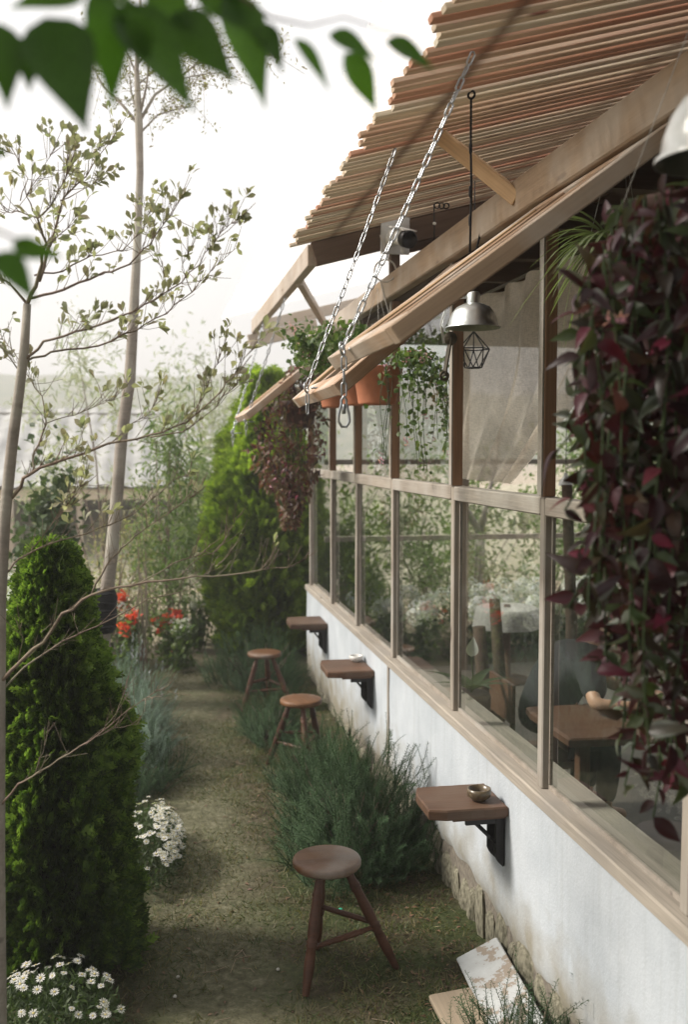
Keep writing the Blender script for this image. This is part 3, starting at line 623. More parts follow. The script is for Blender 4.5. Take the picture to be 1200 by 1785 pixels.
beam('inner_ledge', (1.60, -1, .79), (1.60, 5.8, .79), .13, .03, M['sill'], cafe)
# ------------------------------------------------------------------ slatted awning and its frame
awn = empty('slatted_awning', (1.0, 4, 3.35), 'awning roof of closely spaced red and tan timber slats', 'awning')
sdir = Vector((1, 0, SL_B)).normalized()
g = random.Random(21); smeshes = []
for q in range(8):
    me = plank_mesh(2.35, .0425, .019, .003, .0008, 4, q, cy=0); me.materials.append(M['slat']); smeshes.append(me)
y = 5.865; k = 0
while y > 1.45:
    x0 = .80+g.uniform(-.022, .018)+(.02*math.sin(k*.9)); 
    p = Vector((x0, y, SL_A+SL_B*x0+.010/ sdir.x+g.uniform(-.002, .003)))
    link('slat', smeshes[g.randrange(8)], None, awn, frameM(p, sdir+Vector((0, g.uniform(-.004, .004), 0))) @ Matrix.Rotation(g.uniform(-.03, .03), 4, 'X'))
    y -= .0650+(g.uniform(-.005, .006) if g.random() > .07 else .022); k += 1
def onslat(x, y, dz): return Vector((x, y, SL_A+SL_B*x+dz))
for x in (1.03, 1.9, 2.75): beam('purlin', onslat(x, 1.4, .058), onslat(x, 5.95, .058), .05, .06, M['beam_shaded'], awn)
beam('rafter', onslat(.93, 5.885, -.071), onslat(2.4, 5.885, -.071), .055, .138, M['beam_shaded'], awn)
beam('rafter', onslat(1.46, 5.95, -.10), onslat(2.4, 5.95, -.10), .045, .17, M['beam_shaded'], awn)
beam('edge_beam', (.925, 5.90, 3.285), (.925, 9.42, 3.285), .055, .125, M['beam_pale'], awn)
beam('rafter', (.87, 9.40, 3.145), (1.52, 9.40, 3.145+.65*.25), .055, .125, M['beam_pale'], awn)
beam('rafter', (1.0, 9.4, 3.30), (2.4, 9.4, 3.30+1.4*.25), .045, .10, M['beam_pale'], awn)
beam('brace', (.945, 6.55, 3.235), (1.37, 7.95, 3.10), .045, .05, M['beam_pale'], awn)
b0 = atSlat(768, 228); b1 = atX(905, 348, 1.36); beam('brace', b0+Vector((0, 0, -.02)), b1, .04, .058, M['brace'], awn)
beam('post', (1.41, 5.84, 3.158), (1.41, 5.84, 3.40), .06, .05, M['beam_shaded'], awn, up=(0, 1, 0))
sheet = empty('bleached_slat_sheeting', (.9, 5, 3.45), 'white translucent corrugated sheeting standing in for sun-bleached slats beyond the timber ones', 'roofing')  # sheeting added in place of washed-out slats past the awning edge
def corr(y0, y1, dz):
    n = 64; V = []; F = []; xs = [.636, 1.2, 2.0, 3.0]
    for i in range(n+1):
        y = y0+(y1-y0)*i/n
        for x in xs: V.append((x, y, SL_A+SL_B*x+.118+dz+.010*math.sin(2*math.pi*(y-y0)/.076)))
    for i in range(n):
        for j in range(3): F.append((i*4+j, i*4+j+1, (i+1)*4+j+1, (i+1)*4+j))
    return mesh_np('slat_sheet', V, F, M['sheet'], True)
for k in range(10): link('slat_sheet', corr(.9+k*.88, 1.84+k*.88, .004*(k % 2)), None, sheet)
# ------------------------------------------------------------------ open window sashes
BETA = math.radians(36.5)
def sash(y0, y1, L, label, beta=BETA, thick=.052, drop=0):
    t = empty('window_sash', (1.39, (y0+y1)/2, 2.985-drop), label, 'window', 'top hung sashes propped open')
    x = Vector((-math.cos(beta), 0, -math.sin(beta))); R = Matrix((x, Vector((0, 1, 0)), x.cross(Vector((0, 1, 0))))).transposed().to_4x4(); R.translation = Vector((1.395, y0, 2.985-drop))
    W = y1-y0; sw = .062
    for (n, a, b) in (('stile', (0, sw/2, 0), (L, sw/2, 0)), ('stile', (0, W-sw/2, 0), (L, W-sw/2, 0))):
        p, q = R @ Vector(a), R @ Vector(b); beam(n, p, q, sw, thick, M['sash'], t, up=R.to_3x3() @ Vector((0, 0, -1)))
    for (xx, hw) in ((.04, .07), (L-.045, .09)):
        p, q = R @ Vector((xx, sw+.001, 0)), R @ Vector((xx, W-sw-.001, 0)); beam('rail', p, q, hw, thick*.94, M['sash'], t, up=R.to_3x3() @ Vector((0, 0, -1)))
    for yy in (sw+.008, W-sw-.008):
        p, q = R @ Vector((.078, yy, -.014)), R @ Vector((L-.092, yy, -.014)); beam('glazing_bead', p, q, .014, .018, M['brace'], t, up=R.to_3x3() @ Vector((0, 0, -1)), ch=.003)
    for yy in (W*.36, W*.67):
        p, q = R @ Vector((.076, yy, -.004)), R @ Vector((L-.091, yy, -.004)); beam('glazing_bar', p, q, .022, .036, M['sash'], t, up=R.to_3x3() @ Vector((0, 0, -1)), ch=.004)
    me = MB().add([R @ Vector(v) for v in ((.07, sw-.005, .002), (L-.08, sw-.005, .002), (L-.08, W-sw+.005, .002), (.07, W-sw+.005, .002))], [(0, 1, 2, 3)]).mesh('pane')
    link('pane', me, M['glass_dirty'], t)
    return R
R1 = sash(2.50, 3.44, .975, drop=-.022, beta=math.radians(36), label= 'nearest open timber sash, propped out over the near end of the window wall')
R2 = sash(3.50, 4.60, .985, label= 'second open timber sash, its corner just showing under the nearest one', beta=math.radians(40))
R3 = sash(6.98, 7.95, .98, 'farthest open timber sash, above the mass of purple creeper', beta=math.radians(39))
# ------------------------------------------------------------------ chains
def linkmesh(L=.050, W=.021, r=.0030, name='link', n=6):
    pts = []; h = (L-W)/2; rr = W/2-r
    for i in range(7): a = -math.pi/2+math.pi*i/6; pts.append((h+rr*math.cos(a), rr*math.sin(a), 0))
    for i in range(7): a = math.pi/2+math.pi*i/6; pts.append((-h+rr*math.cos(a), rr*math.sin(a), 0))
    V = []; F = []; m = len(pts)
    for i, p in enumerate(pts):
        t = (Vector(pts[(i+1) % m])-Vector(pts[i-1])).normalized(); x = Vector((0, 0, 1)); y = t.cross(x)
        for k in range(n): a = 2*math.pi*k/n; V.append(Vector(p)+(x*math.cos(a)+y*math.sin(a))*r)
    for i in range(m):
        for k in range(n): F.append((i*n+k, i*n+(k+1) % n, ((i+1) % m)*n+(k+1) % n, ((i+1) % m)*n+k))
    mb = MB(); mb.add(V, F, True); me = mb.mesh(name); me.materials.append(M['chain']); return me
LK = linkmesh()
def torus(mb, c, ax, R, r, n=20, m=6, a0=0, a1=2*math.pi):
    ax = Vector(ax).normalized(); x = ax.orthogonal().normalized(); y = ax.cross(x); pts = []
    full = abs(a1-a0-2*math.pi) < 1e-6; k = n+(0 if full else 1)
    for i in range(k+(1 if full else 0)): a = a0+(a1-a0)*i/n; pts.append(Vector(c)+(x*math.cos(a)+y*math.sin(a))*R)
    mb.tube(pts, r, m, False); return mb
def chain(p0, p1, tail, label, me=LK, pitch=.0405, hook=False, twist=.3):
    t = empty('chain', p0, label, 'chain', 'chains holding the sashes open'); p0, p1 = Vector(p0), Vector(p1)
    d = (p1-p0); L = d.length; n = int(L/pitch); d.normalize(); g = random.Random(int(L*1e4))
    for i in range(n):
        sag = .012*math.sin(math.pi*i/n)
        c = p0+d*(L*(i+.5)/n)+Vector((0, 0, -sag)); mw = frameM(c, d) @ Matrix.Rotation((math.pi/2)*(i % 2)+twist+g.uniform(-.12, .12), 4, 'X'); link('link', me, None, t, mw)
    for i in range(tail):
        c = p0+Vector((.004, -.006, -.045-pitch*i)); mw = frameM(c, (0, 0, -1)) @ Matrix.Rotation((math.pi/2)*(i % 2)+twist, 4, 'X'); link('link', me, None, t, mw)
    mb = MB(); torus(mb, p0+Vector((0, 0, .0)), (.9, -.5, .2), .020, .0042); mb.tube([p0+Vector((.02, 0, 0)), p0+Vector((.07, 0, .0))], .0042, 6); mb.build('eyebolt', M['chain'], t)
    if hook:
        zb = p0.z-.045-pitch*tail; mb = MB(); q = Vector((p0.x+.004, p0.y-.006, zb))
        pts = [q+Vector((dx, 0, dz)) for dx, dz in ((0, .02), (-.008, .008), (-.008, -.004), (-.016, -.035), (-.017, -.058), (-.006, -.074), (.008, -.074), (.018, -.058), (.016, -.035), (.008, -.004), (.008, .008), (0, .02))]
        mb.tube(pts, .0042, 6, False); mb.tube([q+Vector((0, 0, -.004)), q+Vector((0, 0, -.034))], .0062, 6); mb.build('snap_hook', M['chain'], t)
    return t
e1 = R1 @ Vector((.95, .42, -.030)); e2 = R2 @ Vector((.91, .50, -.030))
chain(atY(597, 608, 3.05), atSlat(826, 90), 3, 'thicker-looking near steel chain rising to the slats, with a snap hook on its loose end', hook=True)
chain(atY(534, 676, 4.0), atSlat(690, 258), 2, 'steel chain rising steeply from the second sash, two loose links below', twist=.8)
LK2 = linkmesh(.05, .023, .004, n=4)
chain(atY(405, 755, 8.0), (.93, 8.6, 3.25), 2, 'pale chain holding up the farthest open sash, outer of the pair', LK2)
chain(atY(428, 735, 7.3), (.93, 7.1, 3.25), 2, 'pale chain holding up the farthest open sash, inner of the pair', LK2)
# black cord from a hook, and a short wire near the rafter
def cord(pts, r, name, label, mat, cat='cord', grp=None, bead=False):
    mb = MB(); mb.tube(pts, r, 6, True); o = mb.build(name, mat); tag(o, label, cat, grp); return o
hk = atSlat(822, 160); hb = atX(826, 436, hk.x); hb = Vector((hk.x, hk.y, hb.z))
ct = empty('cord_with_hook', hk, 'black cord hanging straight down from a hook in the slats to the nearest sash', 'cord')
MB().tube([hk+Vector((.0, 0, -.02)), hk+Vector((.001, .002, -.2)), hk.lerp(hb, .6)+Vector((.004, 0, 0)), hb], .0042, 6).build('cord', M['blackcord'], ct)
torus(MB(), hk+Vector((.0, -.004, -.012)), (1, 1, 0), .013, .004).build('hook', M['blackcord'], ct)
for q in (.35, .62, .8): MB().lathe([(.0045, -.02), (.0062, -.012), (.0062, .012), (.0045, .02)], 8, hk.lerp(hb, q)).build('tape', M['blackcord'], ct)
h2 = atY(757, 362, 5.3); w2 = empty('hanging_wire', h2, 'twisted dark wire looped round the last slats beside the security camera', 'wire')
mb = MB().tube([h2+Vector((0, 0, .02)), h2+Vector((.003, 0, -.12)), h2+Vector((.001, 0, -.26))], .0038, 5)
for q in range(3): torus(mb, h2+Vector((.018+.026*q, 0, .012)), (0, 1, .3), .015, .004, 12, 5)
mb.build('wire', M['blackcord'], w2); MB().lathe([(0, -.011), (.010, -.004), (.010, .004), (0, .011)], 8, h2+Vector((.004, 0, -.085))).build('clip', M['white_plastic'], w2)
# ------------------------------------------------------------------ security camera with loose cable
pc = atY(690, 408, 5.78)
sc = empty('security_camera', pc, 'white bullet security camera on a square plate under the slats', 'camera')
MB().box((pc.x-.085, 5.782, pc.z-.115), (pc.x+.085, 5.800, pc.z+.10)).build('mounting_plate', M['grey_plastic'], sc)
cb = Vector((pc.x-.02, 5.73, pc.z-.02)); cdv = (atY(742, 425, 5.35)-cb).normalized(); RM = frameM(cb, cdv)
MB().lathe([(.040, 0), (.045, .006), (.03, .02), (.022, .05)], 16, (pc.x-.02, 5.78, pc.z-.03), Matrix.Rotation(math.pi/2, 4, 'X')).build('bracket', M['white_plastic'], sc)
def lx(prof, n=20): return MB().lathe(prof, n, (0, 0, 0), RM @ Matrix.Rotation(math.pi/2, 4, 'Y'))
lx([(.0, -.03), (.035, -.028), (.043, -.01), (.047, .14), (.047, .145)]).build('housing', M['white_plastic'], sc)
lx([(.047, .146), (.050, .15), (.050, .205), (.044, .21), (.042, .20), (0, .198)]).build('visor', M['black'], sc)
MB().box((-.02, -.042, .044), (.20, .042, .052), RM).build('sun_shield', M['white_plastic'], sc)
MB().lathe([(.0, .0), (.012, .0), (.02, .012), (.024, .02), (.02, .03), (0, .032)], 14, (pc.x+.03, 5.70, pc.z-.11), Matrix.Rotation(math.pi/2, 4, 'X')).build('cable_gland', M['grey_plastic'], sc)
cc = atY(672, 472, 5.6); cl = empty('coiled_cable', cc, 'loop of thin white cable hanging behind the near chain', 'cable'); mb = MB(); torus(mb, cc, (.25, 1, 0), .062, .0045, 28, 6)
mb.tube([cc+Vector((.02, 0, .055)), cc+Vector((.01, .02, .12)), cc+Vector((-.02, .05, .21))], .004, 6, False); mb.tube([cc+Vector((-.03, 0, -.05)), cc+Vector((.0, 0, -.16)), cc+Vector((.04, 0, -.30))], .004, 6, False); mb.build('cable', M['cable'], cl)
# ------------------------------------------------------------------ lamps, catch, lantern
la = atY(836, 572, 4.05); la.x = 1.32
dl = empty('dome_lamp', la, 'brushed metal dome lamp hanging below the near sashes', 'lamp'); Rl = .112
MB().lathe([(Rl+.004, 0), (Rl+.004, .004), (Rl-.006, .010), (Rl-.012, .035), (Rl-.022, .062), (Rl-.042, .086), (.045, .098), (.028, .102)], 40, la).build('shade', M['alu'], dl)
MB().lathe([(Rl+.002, -.001), (Rl-.008, .010), (Rl-.015, .035), (Rl-.026, .060), (Rl-.046, .083), (.02, .095), (0, .095)], 40, la).build('shade_lining', M['alu_in'], dl)
MB().lathe([(.028, .100), (.028, .140), (.022, .150), (.010, .152)], 20, la).build('lamp_cap', M['alu'], dl)
MB().lathe([(0, .02), (.02, .03), (.028, .05), (.02, .075), (.012, .09)], 16, la).build('bulb', M['white_plastic'], dl)
MB().tube([la+Vector((0, 0, .15)), la+Vector((.0, 0, .28)), la+Vector((.03, .0, .40))], .005, 8).build('cord', M['blackcord'], dl)
MB().tube([la+Vector((-.02, 0, .13)), la+Vector((-.10, .03, .12)), la+Vector((-.125, .05, .02)), la+Vector((-.11, .06, -.06))], .006, 8).build('side_arm', M['alu'], dl)
q0 = atY(786, 590, 4.50); q1 = atY(775, 655, 4.46); q0.x = min(q0.x, 1.385)
fa = empty('sash_fastener', q0, 'dark iron stay with a round head hanging on the third mullion', 'catch')
dv = (q1-q0); MF = frameM(q0, dv, (1, 0.3, 0))
MB().box((0, -.014, -.004), (dv.length, .014, .004), MF).build('arm', M['brass'], fa)
MB().lathe([(0, -.008), (.030, -.008), (.032, 0), (.030, .008), (0, .008)], 20, q0, Matrix.Rotation(math.pi/2, 4, 'X')).build('head', M['brass'], fa)
mb = MB(); torus(mb, q1, (0, 1, 0), .018, .007); mb.build('ring', M['brass'], fa)
wc = atY(812, 615, 4.9); wc.x = 1.60
wl = empty('wire_lantern', wc, 'small faceted wire lantern hanging inside beside the third mullion', 'lantern'); mb = MB()
wr = .085; top = wc+Vector((0, 0, .11)); bot = wc+Vector((0, 0, -.09))
up = [wc+Vector((wr*math.cos(a), wr*math.sin(a), .02)) for a in [i*math.pi*2/5 for i in range(5)]]; lo = [wc+Vector((.045*math.cos(a), .045*math.sin(a), -.075)) for a in [i*math.pi*2/5+.6 for i in range(5)]]
for i in range(5):
    for s_, e_ in ((top, up[i]), (up[i], up[(i+1) % 5]), (up[i], lo[i]), (up[i], lo[i-1]), (lo[i], lo[(i+1) % 5])): mb.tube([s_, e_], .0032, 5, False)
mb.build('wire_frame', M['black'], wl); MB().tube([top, top+Vector((0, 0, .75))], .0025, 5).build('cord', M['blackcord'], wl)
# white enamel shade close to the camera, top right
ea = atY(1246, 278, 1.62)
el = empty('enamel_lamp', ea, 'white enamel lamp shade at the upper edge beside the purple creeper', 'lamp'); Re = .095
MB().lathe([(Re+.006, -.004), (Re+.006, .003), (Re-.004, .010), (Re-.008, .04), (Re-.02, .075), (.055, .105), (.03, .12), (.022, .16), (0, .165)], 40, ea).build('shade', M['enamel'], el)
MB().lathe([(Re+.0045, -.004), (Re-.008, .008), (Re-.014, .04), (Re-.026, .072), (.04, .10), (0, .11)], 40, ea).build('shade_lining', M['enamel_in'], el)
MB().tube([ea+Vector((0, 0, .16)), ea+Vector((.01, 0, .4)), ea+Vector((0.02, 0, .62))], .005, 8).build('cord', M['blackcord'], el)
# ------------------------------------------------------------------ burlap curtain
def curtain():
    V = []; F = []; nu, nv = 70, 40
    for j in range(nv+1):
        t = j/nv; z = 2.97-1.00*t
        yL = 5.80; yR = 3.66+(.0 if t < .35 else .95*((t-.35)/.65)**1.5)
        for i in range(nu+1):
            s = i/nu; y = yL+(yR-yL)*s
            fold = .022*math.sin(s*38+3*t)+.013*math.sin(s*17+1)+.018*math.sin((s*9-t*5))*t
            V.append((1.76+fold-.04*t*s, y, z-.012*abs(math.sin(s*20))*(1 if j == 0 else 0)))
    for j in range(nv):
        for i in range(nu): a = j*(nu+1)+i; F.append((a, a+1, a+nu+2, a+nu+1))
    o = link('curtain', mesh_np('curtain', V, F, M['burlap'], True)); tag(o, 'beige burlap curtain gathered to one side inside the upper window', 'curtain')
    o2 = MB().tube([(1.76, 3.3, 2.975), (1.76, 5.9, 2.975)], .009, 8); o2.build('curtain_rod', M['brass'], o)
curtain()
# ------------------------------------------------------------------ fold-out wall tables
def slab_top(x0, x1, y0, y1, z, th, seed):
    r = random.Random(seed); V = []; n = 10; ring = []
    def edge(a, b, k): return [(a[0]+(b[0]-a[0])*i/k+r.uniform(-.002, .002), a[1]+(b[1]-a[1])*i/k+r.uniform(-.003, .003)) for i in range(k)]
    c = .018; pts = edge((x0, y0+c), (x0, y1-c), 6)+edge((x0+c, y1), (x1, y1), 6)+edge((x1, y1), (x1, y0), 6)+edge((x1, y0), (x0+c, y0), 6)
    cx, cy = (x0+x1)/2, (y0+y1)/2; F = []; m = len(pts)
    for (s, zz) in ((.985, z-th), (1.0, z-th+.006), (1.0, z-.008), (.975, z)):
        for (x, y) in pts: V.append((cx+(x-cx)*s+0, cy+(y-cy)*s, zz+r.uniform(-.0008, .0008)))
    for i in range(3):
        for j in range(m): F.append((i*m+j, (i+1)*m+j, (i+1)*m+(j+1) % m, i*m+(j+1) % m))
    F += [tuple(range(m)), tuple(3*m+j for j in range(m))[::-1]]
    return V, F
def wall_table(x0, y0, y1, label, seed, th=.042, z=.705):
    t = empty('wall_table', (1.38, (y0+y1)/2, z), label, 'table', 'small tables fixed to the white wall')
    V, F = slab_top(x0, 1.379, y0, y1, z, th, seed); mb = MB(); mb.add(V, F)
    o = mb.build('table_top', M['top'], t)
    zb = z-th-.0015
    MB().box((x0+.10, y0+.02, zb-.012), (1.378, y1-.03, zb)).build('batten', M['darkwood'], t)
    for yb in (y0+.035, y1-.16):
        b = empty('x') if False else None
        zb2 = zb-.0135
        mb = MB()
        V = [(1.342, yb, zb2), (1.379, yb, zb2), (1.379, yb, zb2-.20), (1.372, yb, zb2-.205), (1.352, yb, zb2-.185), (1.342, yb, zb2-.165)]
        W = [(x, y+.022, zz) for x, y, zz in V]; n = 6
        mb.add(V+W, [tuple(range(n)), tuple(range(n, 2*n))[::-1]]+[(i, i+n, (i+1) % n+n, (i+1) % n) for i in range(n)])
        mb.box((x0+.16, yb+.002, zb2-.024), (1.3415, yb+.020, zb2))
        mb.tube([(1.346, yb+.011, zb2-.11), (x0+.20, yb+.011, zb2-.020)], .007, 6)
        mb.build('bracket', M['black'], t)
    return t
wall_table(1.055, 3.73, 4.02, 'nearest wall table, dark worn wood with a brown bowl on it', 1)
wall_table(1.075, 6.24, 6.62, 'middle wall table carrying a small white bowl', 2)
wall_table(1.075, 8.02, 8.40, 'farthest wall table, bare wood, at the end of the white wall', 3)
def bowl(p, r, h, mat, label, thick=.006):
    t = MB().lathe([(r*.55, 0), (r*.62, .004), (r*.95, h*.35), (r, h*.7), (r*.97, h), (r*.97-thick, h), (r*.93-thick, h*.6), (r*.6, h*.25), (0, h*.2)], 32, p, wob=.02).build('bowl', mat); return tag(t, label, 'bowl')
bp = atZ(836, 1384, .73); bowl((bp.x, bp.y, .7065), .050, .048, M['ceramic'], 'small brown glazed bowl on the nearest wall table')
bp = atZ(619, 1144, .73); bowl((bp.x, bp.y-.05, .7065), .048, .040, M['white_ceramic'], 'small white bowl on the middle wall table')
# ------------------------------------------------------------------ stools
def leg_mesh(p0, p1, k=1.0):
    d = p1-p0; L = d.length; prof = [(.0, .014), (.05, .016), (.16, .019), (.19, .0235), (.205, .019), (.215, .0235), (.235, .0195), (.30, .020), (.42, .0235), (.52, .022), (.555, .018), (.57, .0245), (.585, .0185), (.60, .024), (.62, .018), (.70, .021), (.80, .021), (.93, .016), (1.0, .0135)]
    return MB().lathe([(r*k, t*L) for t, r in prof], 14, (0, 0, 0), frameM(p0, d) @ Matrix.Rotation(math.pi/2, 4, 'Y'))
def make_stool(angles, R=.142, h=.47, foot=.30):
    t = empty('stool', (0, 0, 0))
    mb = MB().lathe([(0, h), (R*.9, h), (R*.97, h-.004), (R, h-.012), (R, h-.026), (R*.95, h-.036), (R*.8, h-.038), (0, h-.038)], 40, wob=.018, seed=2); mb.build('seat', M['seat'], t, local=True)
    feet = []; 
    for a, fr in angles:
        p0 = Vector((.075*math.cos(a), .075*math.sin(a), h-.036)); p1 = Vector((fr*math.cos(a), fr*math.sin(a), 0.004)); leg_mesh(p0, p1).build('leg', M['stool'], t, local=True); feet.append((p0, p1))
    for i, fz in ((0, .62), (1, .55), (2, .50)):
        a, b = feet[i], feet[(i+1) % 3]; p, q = a[0].lerp(a[1], fz), b[0].lerp(b[1], fz-.03); L = (q-p).length
        prof = [(0, .008), (.15, .010), (.24, .010), (.26, .014), (.28, .010), (.40, .013), (.50, .011), (.52, .014), (.55, .012), (.70, .013), (.74, .010), (.76, .014), (.78, .010), (1, .008)] if i != 1 else [(0, .010), (.5, .012), (1, .010)]
        MB().lathe([(r, t_*L) for t_, r in prof], 10, (0, 0, 0), frameM(p, q-p) @ Matrix.Rotation(math.pi/2, 4, 'Y')).build('stretcher', M['stool'], t, local=True)
    return t
def copy_thing(src, loc, rz, label):
    c = src.copy(); COL.objects.link(c); c.location = loc; c.rotation_euler = (0, 0, rz); c['label'] = label
    for ch in list(src.children):
        d = ch.copy(); COL.objects.link(d); d.parent = c
    return c
s1 = atZ(570, 1494, .47); d1 = atZ(533, 1738, 0)-Vector((s1.x, s1.y, 0)); d2 = atZ(692, 1690, 0)-Vector((s1.x, s1.y, 0))
d3 = atZ(552, 1655, 0)-Vector((s1.x, s1.y, 0)); a1 = math.atan2(d1.y, d1.x); a2 = math.atan2(d2.y, d2.x)
st1 = make_stool([(a1, Vector(d1.xy).length), (a2, Vector(d2.xy).length), (math.atan2(d3.y, d3.x), Vector(d3.xy).length)])
st1.location = (s1.x, s1.y, 0); tag(st1, 'nearest round stool on the worn path, standing clear of the shrubs', 'stool', 'three legged wooden stools')
s2 = atZ(525, 1217, .47); s3 = atZ(461, 1136, .47)
def aim(s, u, v): f = atZ(u, v, 0); return math.atan2(f.y-s.y, f.x-s.x)-a1
copy_thing(st1, (s2.x, s2.y, 0), aim(s2, 482, 1335), 'middle round stool half hidden in the rosemary')
copy_thing(st1, (s3.x, s3.y, 0), aim(s3, 420, 1243), 'farthest round stool, beyond the small rosemary')
# ------------------------------------------------------------------ things lying on the ground
o = beam('leaning_board', (1.285, 3.82, .075), (1.235, 2.9, .075), .19, .022, M['chipped'], None, up=(-.42, .03, .90)); tag(o, 'old board with chipped white paint lying against the foot of the wall', 'board')
o = beam('leaning_board', (1.10, 3.60, .028), (1.11, 2.7, .028), .17, .024, M['ply'], None, up=(-.08, 0, 1)); tag(o, 'bare weathered board on the ground beside the white-painted one', 'board')
p = atZ(594, 1583, .02); o = MB().lathe([(0, .0), (.009, .0), (.010, .003), (.010, .008), (.008, .010), (0, .010)], 14, (p.x, p.y, .008)).build('bottle_cap', M['green_plastic']); tag(o, 'small green plastic cap on the earth behind the nearest stool', 'bottle cap')
for k, (u, v, sx, sy) in enumerate(((2, 1250, .55, .40), (8, 1275, .5, .3), (4, 1303, .45, .26))):
    p = atZ(u, v, .03); mb = MB(); r = random.Random(k); n = 9; V = [];
    for z in (-.02, .035, .045):
        s = .94 if z > .04 else 1
        for i in range(n): a = 6.283*i/n; V.append((p.x-.25+sx*.5*s*math.cos(a)*(1+.1*math.sin(i*5+k)), p.y+sy*s*math.sin(a)*(1+.1*math.cos(i*3+k)), z))
    F = [(i, (i+1) % n, n+(i+1) % n, n+i) for i in range(n)]+[(n+i, n+(i+1) % n, 2*n+(i+1) % n, 2*n+i) for i in range(n)]+[tuple(2*n+i for i in range(n))]
    o = mb.add(V, F).build('stepping_stone', M['slab']); tag(o, ['farthest pale stepping stone at the left edge', 'middle pale stepping stone at the left edge', 'nearest pale stepping stone at the left edge'][k], 'stone', 'stepping stones behind the conifer')
p = atZ(300, 1128, .0); o = beam('edging_board', (p.x-.2, p.y-.35, .05), (p.x+.18, p.y+.1, .05), .04, .10, M['beam_pale']); tag(o, 'pale edging board beside the far end of the path', 'board')
p = atZ(290, 1150, .05); mb = MB().lathe([(.0, 0), (.05, 0), (.075, .11), (.085, .11), (.085, .13), (.075, .13), (.066, .02), (0, .015)], 20, (p.x, p.y, .07), Matrix.Rotation(1.35, 4, 'Y')); o = mb.build('clay_pot', M['terra']); tag(o, 'small clay pot tipped on its side by the far path edge', 'pot')
# ================================================================== PLANTS
# ---- terracotta planters hung on wires under the header, with trailing plants
def planter(p, r, h, mat, label, strands=0):
    t = empty('planter', p, label, 'planter', 'planters hanging along the window wall'); p = Vector(p)
    MB().lathe([(0, -h), (r*.74, -h), (r*.76, -h+.01), (r*.93, -.045), (r*1.0, -.042), (r*1.03, -.004), (r*1.03, 0), (r*.96, 0), (r*.93, -.03), (0, -.03)], 36, p).build('pot', mat, t)
    MB().lathe([(0, -.02), (r*.92, -.024)], 24, p, wob=.05).build('soil', M['soil'], t)
    for a in (.4, 2.5, 4.6): MB().tube([p+Vector((r*math.cos(a), r*math.sin(a), -.005)), p+Vector((.0, 0, .42))], .0011, 4).build('hanging_wire', M['cable'], t)
    return t
def PX(u, v, Y): return atY(u, v, Y)
pA = PX(658, 640, 5.25); pB = PX(625, 652, 6.0); pC = PX(585, 668, 6.9)
planter(pA, .135, .20, M['terra'], 'largest terracotta planter, hanging under the nearest sash corner')
planter(pB, .125, .19, M['terra'], 'second terracotta planter, half hidden behind the largest one')
planter(pC, .125, .17, M['terra'], 'third terracotta planter, low under the second sash')
def strands(name, starts, label, cat, mat, leaf, seed, n=30, step=.022, sag=.05, rise=.08, lsc=(.6, 1.1), flowers=None, stemr=.0018, fmat=None, spread=.02, group=None):
    g = np.random.default_rng(seed); th = empty(name, starts[0][0], label, cat, group); mb = MB(); P = []; D = []; FP = []
    for (p, q, k) in starts:        # from p over the rim and down to q
        p, q = Vector(p), Vector(q); o = Vector((q.x, q.y, p.z+rise*g.uniform(.3, 1.2))); pts = []
        wob = g.uniform(0, 6)
        for i in range(n+1):
            t = i/n; c = p*(1-t)**2+o*2*t*(1-t)*1.0+q*t*t; c = c+Vector((.018*math.sin(t*9+wob), .018*math.cos(t*8+wob), 0))*min(1, t*2); pts.append(c)
        mb.tube(pts, stemr, 4, False)
        L = (p-q).length+.1; m = int(L/step*k)
        for i in range(m):
            t = g.uniform(.05, 1); j = min(n-1, int(t*n)); c = pts[j].lerp(pts[j+1], t*n-j); P.append(c+Vector(g.normal(0, spread, 3))); D.append(g.normal(0, 1, 3)+np.array([-.3, -.3, -.5]))
        if flowers and g.random() < flowers: FP.append(pts[-1] if g.random() < .5 else pts[n//3])
    mb.build('stem', M['bush_c'], th); V, F = scatter(*leaf, P, D, rdir(len(P), .6, g), g.uniform(*lsc, len(P))); stuffobj('foliage', V, F, mat, th)
    if FP:
        for fp in FP:
            Pn = np.array(fp)+g.normal(0, .013, (11, 3)); V, F = scatter(*LF_SM, Pn, rdir(11, .1, g), rdir(11, .5, g), g.uniform(.5, .8, 11)); link('flower', mesh_np('flower', V, F, fmat or M['pink']), None, th)
    return th
g = np.random.default_rng(5); st = []
for k in range(26):     # long trails right of the largest pot
    u = g.choice([705, 715, 728, 740, 752, 765, 772, 780, 790])+g.normal(0, 5); yy = 5.0+g.uniform(-.35, .25)
    vend = {0: 820, 1: 830}.get(k % 5, g.uniform(650, 800))
    if u > 755: vend = g.uniform(640, 790)
    st.append((PX(693+g.uniform(-8, 10), 626, 5.1), PX(u, vend, yy), 1.0))
for k in range(5): st.append((PX(680, 628, 5.2), PX(670+g.uniform(-4, 16), g.uniform(790, 818), 4.95), .25))
strands('trailing_plant', st, 'trailing ivy-leaved plant spilling down beside the largest planter', 'plant', M['geranium'], leafgeo(.038, .034, 3, .3, .2, 'ovate'), 8, step=.020, flowers=.5, lsc=(.45, 1.0))
st = []
for k in range(46): st.append((pB+Vector((g.uniform(-.1, .1), g.uniform(-.1, .1), -.01)), PX(g.uniform(510, 650), g.uniform(565, 650), 6.1+g.uniform(-.5, .6)), 1.6))
strands('geranium', st, 'bushy geranium with small pink flowers growing over the second planter', 'plant', M['geranium'], leafgeo(.042, .042, 3, .3, .2, 'ovate'), 9, step=.016, flowers=.9, rise=.25, spread=.035)
